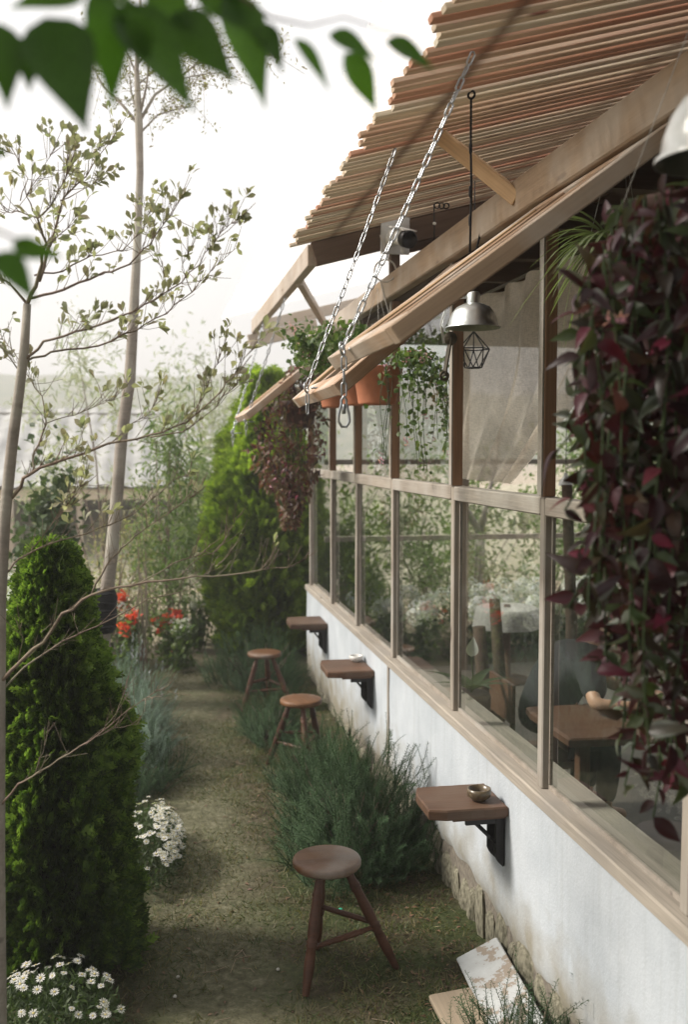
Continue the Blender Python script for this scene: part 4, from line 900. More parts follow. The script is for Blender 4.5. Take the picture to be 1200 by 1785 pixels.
# ---- far mass of purple creeper
def far_creeper():
    g = np.random.default_rng(31); rows = [(635, 505, 572), (665, 490, 575), (700, 470, 575), (740, 440, 572), (780, 432, 568), (815, 440, 560), (840, 455, 552), (865, 482, 535), (890, 490, 525), (915, 495, 518)]
    c = PX(520, 650, 7.4); th = empty('purple_creeper', c, 'far mass of purple and green creeper hanging under the farthest sash', 'plant')
    planter(PX(520, 700, 7.5), .15, .2, M['terra_dark'], 'brown planter buried in the far purple creeper')
    P = []
    n = 2300
    for i in range(n):
        t = g.uniform(0, 1)**1.05*(len(rows)-1.001); j = int(t); f = t-j; v = rows[j][0]+(rows[j+1][0]-rows[j][0])*f; a = rows[j][1]+(rows[j+1][1]-rows[j][1])*f; b = rows[j][2]+(rows[j+1][2]-rows[j][2])*f
        u = a+(b-a)*min(1, max(0, g.beta(1.3, 1.3)+.04*math.sin(v*.2))); P.append(PX(u, v, 7.45+g.normal(0, .13)))
    P = np.array(P); D = rdir(n, -.9, g); LV, LF = leafgeo(.062, .026, 3, .35, .3, 'ovate')
    order = np.argsort(P[:, 1]); near = order[:240]; rest = order[240:]
    protos = []
    for q, mt in enumerate(('zebrina_plain', 'zebrina_mass', 'zebrina_mass', 'zebrina_plain')):
        me = mesh_np('leaf', *leafgeo(.062, .026, 3, .35, .3+.1*q, 'ovate'), M[mt]); protos.append(me)
    for i in near: place_leaf(protos[i % 4], P[i], D[i], g, th, g.uniform(.6, 1.15))
    V, F = scatter(LV, LF, P[rest], D[rest], rdir(len(rest), .4, g), g.uniform(.6, 1.2, len(rest))); stuffobj('foliage', V, F, M['zebrina_mass'], th)
    mb = MB()
    for k in range(16):
        u = g.uniform(485, 560); e = PX(500+g.uniform(-20, 45), g.uniform(800, 905), 7.45); mb.tube([PX(u, 660, 7.45), PX(u, 740, 7.4), e], .003, 4, False)
    mb.build('stem', M['bush_c'], th)
def place_leaf(me, p, d, g, parent, s, un=None, name='leaf', sx=1.0):
    d = Vector(d).normalized(); up = Vector(un) if un is not None else Vector(g.normal(0, .6, 3))+Vector((-.4, -.8, .5)); x = d.cross(up).normalized(); z = x.cross(d)
    mw = Matrix((x*s*sx, d*s, z*s)).transposed().to_4x4(); mw.translation = Vector(p); return link(name, me, None, parent, mw)
far_creeper()
# ---- near curtain of purple creeper
def near_creeper():
    g = np.random.default_rng(77); c = Vector((1.15, 2.0, 2.75)); th = empty('purple_creeper', c, 'near curtain of dark purple creeper hanging down the right edge', 'plant')
    pots = PX(1205, 360, 2.10); planter(pots, .16, .19, M['terra_dark'], 'brown planter hidden in the near purple creeper')
    protos = []
    for q, (mt, L, W, cu) in enumerate((('zebrina', .060, .029, .25), ('zebrina', .052, .026, .6), ('zebrina_plain', .058, .027, .4), ('zebrina_plain', .046, .024, .15), ('zebrina_plain', .062, .029, .8))):
        protos.append(mesh_np('leaf', *leafgeo(L, W, 6, .45, cu, 'ovate'), M[mt], True))
    def vend(u): return np.interp(u, [985, 1010, 1040, 1075, 1110, 1150, 1200, 1300], [770, 980, 1080, 1160, 1290, 1365, 1380, 1300])
    leaves = []; mb = MB()
    for k in range(74):
        u0 = 1026+270*(k+.5)/74+g.normal(0, 9); Y = 1.97+g.normal(0, .13); ve = vend(u0)*(g.uniform(.70, 1.0) if k % 3 else 1)
        pts = []; amp = g.uniform(8, 26); ph = g.uniform(0, 6); n = 22
        tp = np.interp(u0, [985, 1050, 1100, 1300], [560, 470, 350, 300])
        for i in range(n+1):
            t = i/n; v = tp+(ve-tp)*t; u = u0+amp*math.sin(t*6+ph)+ (12*t if u0 < 1060 else 0)*0; pts.append(PX(u, v, Y+.03*math.sin(t*5+ph)))
        mb.tube(pts, .0024, 5, False); L = sum((pts[i+1]-pts[i]).length for i in range(n)); m = int(L/.023)
        for i in range(m):
            t = (i+g.uniform(0, .8))/m; j = min(n-1, int(t*n)); p = pts[j].lerp(pts[j+1], t*n-j); sd = 1 if i % 2 else -1
            d = Vector((sd*.7+g.normal(0, .45), g.normal(0, .7)-.2, -.45+g.normal(0, .55))); leaves.append((p, d, Y))
    for (ua, va, ub, vb) in ((1060, 560, 1000, 640), (1040, 640, 985, 745), (1030, 720, 962, 800), (1040, 800, 985, 890), (1050, 960, 990, 1060), (1075, 1080, 1040, 1170), (1110, 1250, 1090, 1370), (1060, 440, 1005, 520), (1150, 1300, 1140, 1425), (1060, 900, 1010, 960)):
        q = [PX(ua, va, 1.93), PX((ua+ub)/2+8, (va+vb)/2-14, 1.90), PX(ub, vb, 1.88)]; mb.tube(q, .0022, 5, False)
        for i in range(7): t = i/6*1.99; j = min(1, int(t)); p = q[j].lerp(q[j+1], t-j); leaves.append((p, Vector(((-1 if i % 2 else .5), g.normal(0, .5), -.4+g.normal(0, .5))), 1.5))
    leaves.sort(key=lambda q: q[2]); 
    vis = [q for q in leaves]; pick = set(range(0, 300)); st = []
    for i, (p, d, Y) in enumerate(leaves):
        if i in pick: place_leaf(protos[(0, 2, 3, 1, 4, 2, 3, 4, 2)[i % 9]], p, d, g, th, g.uniform(.5, 1.45), g.normal(0, .6, 3)+np.array([-.3, -.7, .5]))
        else: st.append((p, d))
    V, F = scatter(*leafgeo(.054, .027, 4, .4, .45, 'ovate'), [p for p, d in st], [d for p, d in st], rdir(len(st), .3, g)+np.array([-.4, -.8, .3]), g.uniform(.7, 1.2, len(st)))
    stuffobj('foliage', V, F, M['zebrina_back'], th); mb.build('stem', M['bush_c'], th)
    for (u, v) in ((1092, 500), (1065, 555), (1170, 590), (1085, 560)):
        Pn = np.array(PX(u, v, 1.80))+g.normal(0, .006, (6, 3)); V, F = scatter(*leafgeo(.020, .014, 3, .3, .2, 'ovate'), Pn, rdir(6, .1, g), rdir(6, .5, g), 1.0); link('flower', mesh_np('flower', V, F, M['pink']), None, th)
M['zebrina_back'] = leafmat('back_vine_leaf', [(.06, .016, .024), (.10, .025, .035), (.045, .035, .02), (.14, .03, .05), (.07, .10, .04), (.12, .13, .10)], .3, rough=.4, spec=.5)
near_creeper()
# ---- spider plant in the open window
def arching(name, p, n, L, w, mat, label, seed, cat='plant', up=.9):
    g = np.random.default_rng(seed); th = empty(name, p, label, cat); me_l = []
    for q in range(5):
        V = []; F = []; k = 9
        for i in range(k+1):
            t = i/k; ww = w/2*(math.sin(math.pi*min(1, t*.9+.1))**.5 if t < 1 else .05); y = L*(t*(1-.28*t*(q*.3+.5))); z = L*(.45*t-(.45+.22*q)*t*t*1.3); V += [(-ww, y, z+ww*.5), (0, y, z), (ww, y, z+ww*.5)]
        for i in range(k): a = i*3; F += [(a, a+1, a+4, a+3), (a+1, a+2, a+5, a+4)]
        me_l.append(mesh_np('leaf', V, F, mat, True))
    for i in range(n):
        a = g.uniform(0, 6.28); d = Vector((math.cos(a), math.sin(a), g.uniform(-.1, .8))); place_leaf(me_l[i % 5], Vector(p)+Vector((.02*math.cos(a), .02*math.sin(a), 0)), d, g, th, g.uniform(.6, 1.1), (0, 0, 1))
    return th
sp = PX(1028, 425, 3.0); sp.x = max(sp.x, 1.46)
planter(sp, .10, .13, M['terra_dark'], 'small brown planter holding the spider plant')
arching('spider_plant', sp+Vector((0, 0, -.01)), 110, .27, .013, M['spider'], 'striped spider plant in the open window beside the purple creeper', 4)
# ---- conifers
tl = atZ(112, 1690, 0); tr_ = atZ(455, 1118, 0)
tl = Vector((tl.x, 4.15, 0)); tl.x = atY(96, 1300, 4.15).x
topz = atY(90, 962, 4.15).z
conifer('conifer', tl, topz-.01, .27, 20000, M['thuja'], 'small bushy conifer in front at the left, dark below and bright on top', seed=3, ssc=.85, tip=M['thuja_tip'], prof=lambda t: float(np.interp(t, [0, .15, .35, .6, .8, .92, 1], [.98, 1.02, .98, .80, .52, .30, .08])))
hx = atY(462, 900, 10.4).x; hz = atY(430, 675, 10.4).z
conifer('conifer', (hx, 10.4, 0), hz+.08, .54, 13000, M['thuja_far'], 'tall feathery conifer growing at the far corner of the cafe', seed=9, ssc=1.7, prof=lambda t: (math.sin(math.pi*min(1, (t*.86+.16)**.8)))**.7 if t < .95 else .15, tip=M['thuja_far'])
# ---- rosemary and lavender
def gp(u, v): return atZ(u, v, 0)
c = gp(605, 1500); needle_bush('rosemary', (1.00, 5.0, 0), .37, .46, .66, 1150, M['rosemary'], 'largest rosemary bush, between the nearest stool and the middle wall table', group='rosemary bushes along the wall', seed=2)
needle_bush('rosemary', (.97, 6.0, 0), .22, .34, .42, 420, M['rosemary'], 'rosemary bush around the feet of the middle stool', group='rosemary bushes along the wall', seed=6)
needle_bush('rosemary', (.84, 7.30, 0), .20, .34, .36, 340, M['rosemary'], 'small rosemary between the middle and farthest stools', group='rosemary bushes along the wall', seed=8)
needle_bush('rosemary', (.90, 9.0, 0), .38, .62, .54, 760, M['rosemary'], 'farthest rosemary clump, behind the farthest stool', group='rosemary bushes along the wall', seed=11)
needle_bush('rosemary', (1.24, 3.02, 0), .24, .24, .36, 200, M['rosemary'], 'rosemary tips in front of the leaning boards at the lower edge', group='rosemary bushes along the wall', seed=14)
needle_bush('lavender', (-.30, 7.2, 0), .38, .80, .64, 1200, M['lavender'], 'silvery lavender clump behind the small conifer', cat='shrub', seed=17, spikes=34)
needle_bush('rosemary', (-.16, 6.35, 0), .24, .40, .36, 320, M['rosemary'], 'low rosemary at the left path edge below the lavender', cat='shrub', seed=19)
# ---- daisies
def daisy_mesh(R=.016, seed=0):
    r = random.Random(seed); V = []; F = []; n = 12
    for k in range(n):
        a = 2*math.pi*k/n+r.uniform(-.08, .08); w_ = .20; b = len(V); z1 = r.uniform(-.003, .004); 
        for (rr, da, z) in ((.15, 0, 0), (.65, -w_, .001), (1.0, 0, z1), (.65, w_, .001)): V.append((R*rr*math.cos(a+da), R*rr*math.sin(a+da), z))
        F.append((b, b+1, b+2, b+3))
    me = bpy.data.meshes.new('flower'); 
    b = len(V); V += [(R*.24*math.cos(2*math.pi*k/8), R*.24*math.sin(2*math.pi*k/8), .002) for k in range(8)]+[(0, 0, .004)]; F2 = [(b+k, b+(k+1) % 8, b+8) for k in range(8)]
    me.from_pydata(V, [], F+F2); me.materials.append(M['whitepetal']); me.materials.append(M['yellow']); me.update()
    for i, p in enumerate(me.polygons): p.material_index = 1 if i >= n else 0
    return me
DM = [daisy_mesh(.0175, q) for q in range(4)]
def daisies(c, rx, ry, h, n, label, seed, s=1.0, side=None):
    g = np.random.default_rng(seed); th = empty('daisy_bush', c, label, 'flowers'); c = Vector(c)
    m = int(2600*rx*ry/.06); a = g.uniform(0, 6.28, m); r = np.sqrt(g.uniform(0, 1, m)); P = np.stack([c.x+rx*r*np.cos(a), c.y+ry*r*np.sin(a), np.maximum(.01, h*np.sqrt(1-.8*r*r)*g.uniform(.2, .95, m))], 1)
    V, F = scatter(*leafgeo(.035, .010, 2, .3, .1, 'lance'), P, rdir(m, .7, g), rdir(m, .4, g), g.uniform(.6, 1.2, m)); stuffobj('foliage', V, F, M['bush_c'], th); mb = MB()
    for i in range(n):
        aa = g.uniform(0, 6.28); rr = math.sqrt(g.uniform(0, 1)); 
        if side is not None and g.random() < .6: aa = aa*.25+side
        p = Vector((c.x+rx*rr*math.cos(aa), c.y+ry*rr*math.sin(aa), h*math.sqrt(1-.8*rr*rr)+g.uniform(.0, .05)))
        up = (Vector((math.cos(aa)*rr*.6, math.sin(aa)*rr*.6-.15, 1))+Vector(g.normal(0, .22, 3))).normalized(); x = up.orthogonal().normalized(); y = up.cross(x); k = s*g.uniform(.75, 1.2)
        mw = Matrix((x*k, y*k, up*k)).transposed().to_4x4(); mw.translation = p; link('flower', DM[i % 4], None, th, mw); mb.tube([p-up*.002, p-Vector((0, 0, .07))], .0011, 4, False)
    mb.build('stem', M['bush_c'], th)
daisies((atZ(88, 1715, .24).x, atZ(88, 1715, .24).y, 0), .25, .30, .25, 80, 'white daisy clump in front of the conifer at the lower left', 3, 1.0)
daisies((atZ(262, 1440, .2).x, atZ(262, 1440, .2).y, 0), .17, .46, .25, 190, 'white daisy clump on the path side of the conifer', 4, 1.0, side=-1.2)
# ---- young tree with horizontal tiers (left)
def young_tree():
    TY = 3.25; g = np.random.default_rng(12); th = empty('young_tree', PX(-6, 1785, TY), 'slim young tree with tiered branches of small spoon-shaped leaves', 'tree')
    th.location.z = 0
    tk = [PX(u, v, TY) for u, v in ((-2, 1785), (-3, 1500), (-2, 1250), (0, 1050), (8, 900), (20, 780), (32, 690), (42, 610), (47, 530))]; tk.insert(0, Vector((tk[0].x, TY, 0)))
    MB().tube(tk, [.028, .024, .020, .019, .018, .018, .0175, .016, .0145, .012], 12).build('trunk', M['bark'], th)
    B = [ # px polyline, start radius, leaf density, dY over length
        ([(47, 530), (68, 480), (78, 425), (66, 380), (95, 350), (118, 290)], .011, .9, -.2),
        ([(68, 490), (90, 420), (110, 345), (150, 305), (205, 225)], .009, 1, .2),
        ([(47, 530), (15, 495), (-30, 460)], .008, 1, .0), ([(66, 380), (30, 370), (0, 372)], .005, .8, .1), ([(35, 350), (45, 310), (25, 270), (5, 262)], .003, .9, .1), ([(66, 380), (45, 340), (75, 300), (95, 260)], .004, 1, -.1),
        ([(55, 520), (110, 505), (180, 478), (225, 462), (262, 425), (290, 385), (312, 350)], .0075, 1.3, -.25),
        ([(60, 480), (110, 470), (160, 445), (215, 435), (250, 400), (262, 370)], .005, 1.4, .25),
        ([(105, 350), (150, 330), (175, 315)], .0035, 1.2, .1), ([(75, 430), (115, 400), (130, 380)], .004, 1.5, 0), ([(112, 345), (110, 300), (128, 262)], .003, 1, 0), ([(150, 305), (160, 270), (188, 250)], .003, 1, 0),
        ([(42, 628), (75, 598), (130, 580), (200, 558), (250, 532), (300, 505), (345, 460), (385, 405), (410, 385)], .0075, 1.0, -.35),
        ([(42, 632), (90, 614), (170, 603), (235, 577), (290, 545), (335, 510), (375, 465), (412, 432)], .0065, .9, .3),
        ([(285, 510), (282, 470), (270, 440)], .003, 1.2, 0), ([(335, 510), (318, 470), (328, 440)], .003, 1, 0),
        ([(35, 650), (-10, 590), (-40, 570)], .004, 1, 0), ([(40, 640), (15, 600), (-5, 585)], .003, 1.2, .1),
        ([(20, 868), (40, 835), (70, 815), (120, 800), (190, 775), (262, 762), (325, 738), (372, 695), (405, 655), (440, 610)], .0095, .8, -.4),
        ([(58, 822), (58, 790), (80, 738), (72, 690), (45, 650), (20, 620)], .006, .7, .2), ([(80, 738), (130, 722), (185, 700), (215, 690)], .003, .7, .2), ([(190, 775), (230, 740), (262, 720), (275, 690)], .003, .9, .1), ([(325, 738), (355, 690), (370, 655), (395, 590)], .0035, 1.1, .1), ([(262, 762), (320, 755), (375, 710), (415, 668)], .004, .7, -.1),
        ([(10, 1000), (30, 975), (80, 950), (150, 930), (215, 905), (265, 872), (305, 835), (330, 825)], .0055, .35, .3), ([(55, 958), (100, 900), (130, 860), (150, 830)], .003, .6, -.2), ([(80, 950), (100, 905), (125, 880)], .002, .6, 0),
        ([(-2, 1190), (30, 1160), (75, 1120), (110, 1070), (160, 1035), (230, 1020), (310, 1006), (400, 1003), (470, 992), (512, 986)], .0105, .08, -.5),
        ([(-3, 1210), (40, 1165), (90, 1130), (150, 1098), (200, 1078), (260, 1045), (320, 1030), (380, 985), (410, 950)], .006, .05, .2),
        ([(160, 1035), (185, 985), (215, 955), (232, 935), (280, 905), (320, 875), (345, 858)], .006, .2, .2),
        ([(240, 1018), (300, 985), (350, 965), (395, 930), (425, 890)], .0035, .03, -.2), ([(310, 1006), (345, 975), (380, 960), (400, 925)], .003, .03, .1),
        ([(-3, 1410), (30, 1368), (70, 1345), (120, 1315), (175, 1278), (225, 1235), (262, 1212), (288, 1200)], .006, .0, -.4), ([(60, 1350), (75, 1310), (80, 1290)], .003, 0, 0), ([(150, 1298), (200, 1270), (245, 1262)], .002, 0, -.1), ([(175, 1278), (205, 1240), (220, 1205)], .002, .0, .1),
        ([(30, 1160), (40, 1110), (28, 1080)], .003, .1, 0),
    ]
    leaves = []
    for (pl, r0, dens, dy) in B:
        n = len(pl); pts = [PX(u, v, TY+dy*i/(n-1)) for i, (u, v) in enumerate(pl)]
        fine = []
        for i in range(n-1):
            for k in range(3):
                t = k/3; fine.append(pts[i].lerp(pts[i+1], t)+Vector(g.normal(0, .0025, 3)) if (i or k) else pts[0])
        fine.append(pts[-1]); m = len(fine)
        mb = MB(); mb.tube(fine, [max(.0008, .62*r0*(1-.85*i/(m-1))) for i in range(m)], 7, True)
        L = sum((fine[i+1]-fine[i]).length for i in range(m-1)); nt_ = int(L/.0145) if dens > 0 else int(L/.07)
        if dens < .2: nt_ = int(L/.032)
        for k in range(nt_):
            t = (.12 if L > .3 else .3)+(.88 if L > .3 else .7)*g.uniform(0, 1)**.8; j = min(m-2, int(t*(m-1))); p = fine[j].lerp(fine[j+1], t*(m-1)-j); tan = (fine[j+1]-fine[j]).normalized()
            d = (tan*g.uniform(.3, 1.1)+Vector(g.normal(0, .35, 3))+Vector((0, 0, g.uniform(.2, 1.0)))).normalized(); ln = g.uniform(.02, .10)*(1.0 if dens > .3 else 1.2); e = p+d*ln; mid = p.lerp(e, .5)+Vector((0, 0, -.004))
            mb.tube([p, mid, e], [.0013, .0011, .0009], 4, False)
            if dens < .3 and g.random() < .6: mb.tube([mid, mid+Vector(g.normal(0, .02, 3))+d*.03], .0008, 4, False)
            if g.random() < dens*.52 and dens > 0:
                for q in range(int(g.integers(2, 6))): leaves.append((e+Vector(g.normal(0, .004, 3)), d*.8+Vector(g.normal(0, .5, 3)), d))
        for q in range(4 if dens > .3 else 0): leaves.append((fine[-1], (fine[-1]-fine[-2]).normalized()+Vector(g.normal(0, .5, 3)), None))
        mb.build('branch', M['twig'], th)
    lm = [mesh_np('leaf', *leafgeo(L, W, 5, .3, cu, 'spat'), M['youngleaf_o'], True) for L, W, cu in ((.036, .016, .15), (.030, .014, .3), (.041, .018, .05))]
    idx = g.permutation(len(leaves)); 
    for i in idx[:300]: place_leaf(lm[i % 3], leaves[i][0], leaves[i][1], g, th, g.uniform(.65, 1.15), Vector(g.normal(0, 1, 3)))
    R_ = [leaves[i] for i in idx[300:]]
    V, F = scatter(*leafgeo(.038, .018, 4, .3, .15, 'spat'), [a for a, b, c in R_], [b for a, b, c in R_], rdir(len(R_), .3, g), g.uniform(.6, 1.1, len(R_))); stuffobj('foliage', V, F, M['youngleaf'], th)
young_tree()
# ---- taller tree behind it
def tall_tree():
    TY = 6.9; g = np.random.default_rng(14); b = PX(176, 1130, TY); th = empty('tall_tree', (b.x, TY, 0), 'tall pale-barked tree with a straight bare trunk behind the young tree', 'tree')
    pts = [Vector((PX(172, 1200, TY).x, TY, 0))]+[PX(u, v, TY) for u, v in ((180, 1080), (196, 950), (205, 850), (212, 760), (226, 660), (232, 560), (239, 430), (244, 300), (242, 215), (238, 120), (246, 30), (240, -60))]
    MB().tube(pts, [.060, .050, .045, .042, .040, .040, .034, .028, .024, .027, .016, .011, .007], 12).build('trunk', M['bark'], th)
    P = []
    for (pl, r0) in (([(242, 218), (215, 185), (180, 150), (162, 118), (150, 60)], .012), ([(244, 210), (270, 165), (305, 140), (345, 110), (390, 80)], .013), ([(243, 205), (255, 150), (262, 90), (300, 30)], .010), ([(246, 230), (275, 200), (310, 190), (340, 185)], .008), ([(239, 130), (215, 80), (190, 40)], .008), ([(241, 110), (280, 60), (330, 20), (420, 0)], .009), ([(242, 205), (228, 160), (225, 110), (200, 60)], .007), ([(305, 140), (350, 130), (385, 125)], .005), ([(345, 110), (400, 100), (460, 95), (500, 100)], .006), ([(238, 150), (300, 95), (360, 60), (430, 55)], .006)):
        n = len(pl); dy = g.uniform(-.5, .5); q = [PX(u, v, TY+dy*i/(n-1)) for i, (u, v) in enumerate(pl)]; mb = MB(); mb.tube(q, [r0*(1-.75*i/(n-1)) for i in range(n)], 6)
        for k in range(26):
            t = g.uniform(.25, 1)*(n-1.001); j = int(t); p = q[j].lerp(q[j+1], t-j); e = p+Vector(g.normal(0, .12, 3))+Vector((0, 0, .04)); mb.tube([p, e], .0018, 4, False)
            for m in range(12): P.append(p.lerp(e, g.uniform(.3, 1.15))+Vector(g.normal(0, .018, 3)))
        mb.build('branch', M['bark'], th)
    n = len(P); V, F = scatter(*leafgeo(.024, .010, 2, .3, .1, 'lance'), P, rdir(n, .2, g), rdir(n, .3, g), g.uniform(.7, 1.5, n)); stuffobj('foliage', V, F, M['fineleaf'], th)
    w = PX(181, 1062, TY-.01); mb = MB(); r = random.Random(2)
    prof = [(.060, -.16), (.074, -.14), (.082, -.05), (.078, .02), (.084, .08), (.070, .13), (.055, .14)]; mb.lathe(prof, 14, w, wob=.2, seed=4)
    for q in range(5): torus(mb, w+Vector((0, 0, -.12+.055*q)), (.1*math.sin(q), .1, 1), .078, .009, 14, 5)
    o = mb.build('trunk_wrap', M['blackcord']); tag(o, 'black plastic wrapping tied round the base of the tall tree trunk', 'wrapping')
tall_tree()
# ---- overhanging tree: its leaves dip into view, its crown shades the near path
def overhang():
    g = np.random.default_rng(3); th = empty('overhanging_tree', (-1.7, -.9, 0), 'leafy branch dipping into the top of view with large pointed leaves', 'tree')
    MB().tube([(-1.7, -.9, 0), (-1.6, -.8, 1.3), (-1.5, -.6, 2.6), (-1.3, -.2, 3.6)], [.11, .09, .075, .06], 12).build('trunk', M['bark'], th)
    cr = []; mb = MB()
    for k in range(175):
        x, y = g.uniform(-3.0, .9), g.uniform(-2.6, 3.1)
        c = Vector((x, y, max(3.8, 2.14+.52*y+.55)+g.uniform(0, .9))); cr.append(c)
        if k < 40: mb.tube([(-1.3, -.2, 3.6), Vector((-1.3, -.2, 3.6)).lerp(c, .5)+Vector((0, 0, .2)), c], [.03, .018, .006], 6, False)
    P = np.concatenate([np.array(c)+g.normal(0, .27, (64, 3)) for c in cr]); P[:, 2] = np.maximum(P[:, 2], 2.14+.50*np.maximum(P[:, 1], 0)+.35); n = len(P)
    V, F = scatter(*leafgeo(.10, .050, 3, .3, .2, 'ovate'), P, rdir(n, -.3, g), rdir(n, .8, g), g.uniform(.9, 1.4, n)); stuffobj('crown', V, F, M['crown'], th)
    # the sprig in view
    tw = [PX(u, v, Y) for u, v, Y in ((-120, -260, .8), (20, -90, .95), (120, -25, 1.0), (250, -20, 1.02), (380, -35, 1.05), (470, 30, 1.08), (540, 45, 1.08), (600, 30, 1.10), (690, 60, 1.12))]
    mb.tube([(-1.3, -.2, 3.6), (-.5, .5, 3.1)]+tw, [.03, .012]+[.004, .0035, .003, .0028, .0024, .0016, .0012, .001, .0008], 6)
    mb.tube([PX(-90, 300, 1.0), PX(-20, 395, 1.0), PX(45, 425, 1.0)], .0015, 5); mb.tube([(-.5, .5, 3.1), PX(-200, -60, .95), PX(-90, 300, 1.0)], .004, 5)
    mb.build('branch', M['twig'], th)
    lm = mesh_np('leaf', *leafgeo(1.0, 1.0, 10, .22, .14, 'acum'), M['bigleaf'], True)
    L = [((0, 40), (14, 190), 78, 1.0), ((50, 60), (48, 160), 60, 1.02), ((78, 30), (152, 222), 145, .98), ((165, -20), (208, 192), 100, 1.0), ((205, 10), (345, 182), 120, 1.02), ((150, -15), (15, 5), 70, 1.0), ((100, -30), (285, 15), 60, 1.03), ((262, -25), (342, 60), 90, 1.05),
         ((300, 25), (412, 138), 100, 1.05), ((330, -30), (470, 60), 80, 1.07), ((400, -15), (468, 182), 95, 1.08), ((445, 40), (498, 120), 60, 1.09), ((512, 68), (582, 156), 36, 1.08), ((573, 60), (662, 100), 48, 1.10), ((600, 92), (665, 196), 66, 1.09), ((672, 72), (765, 118), 48, 1.13),
         ((230, 30), (262, 110), 60, .99),
         ((20, 425), (110, 448), 44, 1.0), ((-5, 440), (62, 522), 62, 1.0), ((-25, 280), (22, 256), 26, 1.0)]
    for k, (a, b, w_, Y) in enumerate(L):
        p, q = PX(*a, Y), PX(*b, Y+g.uniform(-.03, .03)); ln = (q-p).length; wd = w_*Y/FPX*.82
        n_ = (Vector((0, -1, .25))+Vector(g.normal(0, .25, 3))).normalized(); place_leaf(lm, p, q-p, g, th, ln, n_, sx=wd/ln)
overhang()
# ---- garden background: shrubs, flowers, pots
def bush(name, u, vtop, Y, wpx, n, leaf, mat, label, cat='shrub', **k):
    c = atY(u, 900, Y); D = Y*1.0; return leafy(name, (c.x, Y, 0), atY(u, vtop, Y).z, wpx*D/FPX/2, wpx*D/FPX/2, n, leaf, mat, label, cat, **k)
bush('round_leaved_shrub', 82, 862, 8.6, 105, 1000, leafgeo(.075, .06, 3, .3, .1, 'ovate'), M['bush_c'], 'dark round-leaved shrub below the shed roof at the left', seed=21, z0=.5, clumps=16)
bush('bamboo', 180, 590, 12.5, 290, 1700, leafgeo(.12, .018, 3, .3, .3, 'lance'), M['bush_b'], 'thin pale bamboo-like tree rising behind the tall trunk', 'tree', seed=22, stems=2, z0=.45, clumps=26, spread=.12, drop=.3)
bush('willowy_shrub', 292, 715, 10.0, 110, 2000, leafgeo(.10, .020, 3, .3, .3, 'lance'), M['bush_a'], 'tall narrow shrub with drooping bright green leaves at the middle of the garden', seed=23, stems=3, z0=.25, clumps=24, drop=.9, spread=.2)
bush('dry_shrub', 200, 880, 9.4, 170, 1700, LF_SM, M['bush_dry'], 'dry greyish twiggy shrub around the tall tree trunk', seed=24, stems=4, z0=.35, clumps=26, spread=.2)
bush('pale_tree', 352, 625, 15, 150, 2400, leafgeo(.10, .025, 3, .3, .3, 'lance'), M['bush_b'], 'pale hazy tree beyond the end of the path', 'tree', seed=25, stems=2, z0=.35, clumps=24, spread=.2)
bush('olive_tree', 372, 800, 13, 120, 2000, leafgeo(.08, .022, 3, .3, .2, 'lance'), M['bush_a'], 'small olive-green tree left of the tall feathery conifer', 'tree', seed=26, z0=.4, clumps=18, spread=.2)
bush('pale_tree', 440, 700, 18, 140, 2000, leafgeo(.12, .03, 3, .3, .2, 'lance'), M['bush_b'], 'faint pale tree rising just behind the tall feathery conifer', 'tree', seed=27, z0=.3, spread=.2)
bush('leafy_shrub', 255, 960, 10.6, 180, 1800, LF_LA, M['bush_a'], 'low green shrub behind the red flowers', seed=28, z0=.2, clumps=24)
bush('leafy_shrub', 120, 1000, 10.2, 200, 1400, LF_OV, M['bush_dry'], 'low brownish shrub behind the small conifer', seed=29, z0=.2)
bush('sapling', 245, 830, 9.0, 40, 160, LF_OV, M['bush_a'], 'thin brown-stemmed sapling in front of the willowy shrub', 'tree', seed=30, z0=.5, clumps=6)
def flowers(u, v, Y, label, mat, nheads, spreadpx, petal=LF_OV, leafm='bush_a', cat='flowers', seed=1, k=18, h=None, hr=.045, psc=(.6, 1.1), grp=None, name='flowering_plant', loc=None):
    g = np.random.default_rng(seed); c = loc or atY(u, v, Y); s = spreadpx*Y/FPX; th = empty(name, (c.x, c.y, 0), label, cat, grp); h = c.z
    m = 420; P = np.stack([c.x+g.normal(0, s*.6, m), c.y+g.normal(0, s*.5, m), g.uniform(.03, h, m)], 1); V, F = scatter(*LF_OV, P, rdir(m, .5, g), rdir(m, .5, g), g.uniform(.8, 1.8, m)); stuffobj('foliage', V, F, M[leafm], th); mb = MB()
    for i in range(nheads):
        p = Vector((c.x+g.normal(0, s*.55), c.y+g.normal(0, s*.4), h+g.uniform(-.12, .06))); Pn = np.array(p)+norm(g.normal(0, 1, (k, 3)))*hr*g.uniform(.3, 1, (k, 1)); V, F = scatter(*petal, Pn, rdir(k, .3, g), rdir(k, .6, g), g.uniform(*psc, k)); link('flower_head', mesh_np('flower_head', V, F, mat), None, th); mb.tube([p, (c.x+(p.x-c.x)*.5, c.y+(p.y-c.y)*.5, .02)], .004, 5, False)
    mb.build('stem', M['bush_a'], th)
flowers(212, 1050, 9.2, 'tallest red flowers, just right of the tall tree trunk', M['red'], 5, 9, seed=3, hr=.065, k=34)
flowers(228, 1082, 9.0, 'lower pair of red flowers beside the tallest ones', M['red'], 5, 12, seed=4, hr=.06, k=34)
flowers(294, 1078, 9.8, 'red flowers at the left edge of the path beside the white ones', M['red'], 8, 20, seed=5, hr=.055, k=34)
flowers(340, 1045, 10.6, 'white-flowered bush growing in the dark pot at the end of the path', M['whitepetal'], 44, 34, petal=LF_SM, seed=6, k=22, hr=.04)
flowers(318, 1092, 9.6, 'low white flowers spilling onto the end of the path', M['whitepetal'], 16, 14, petal=LF_SM, seed=7, k=20, hr=.035)
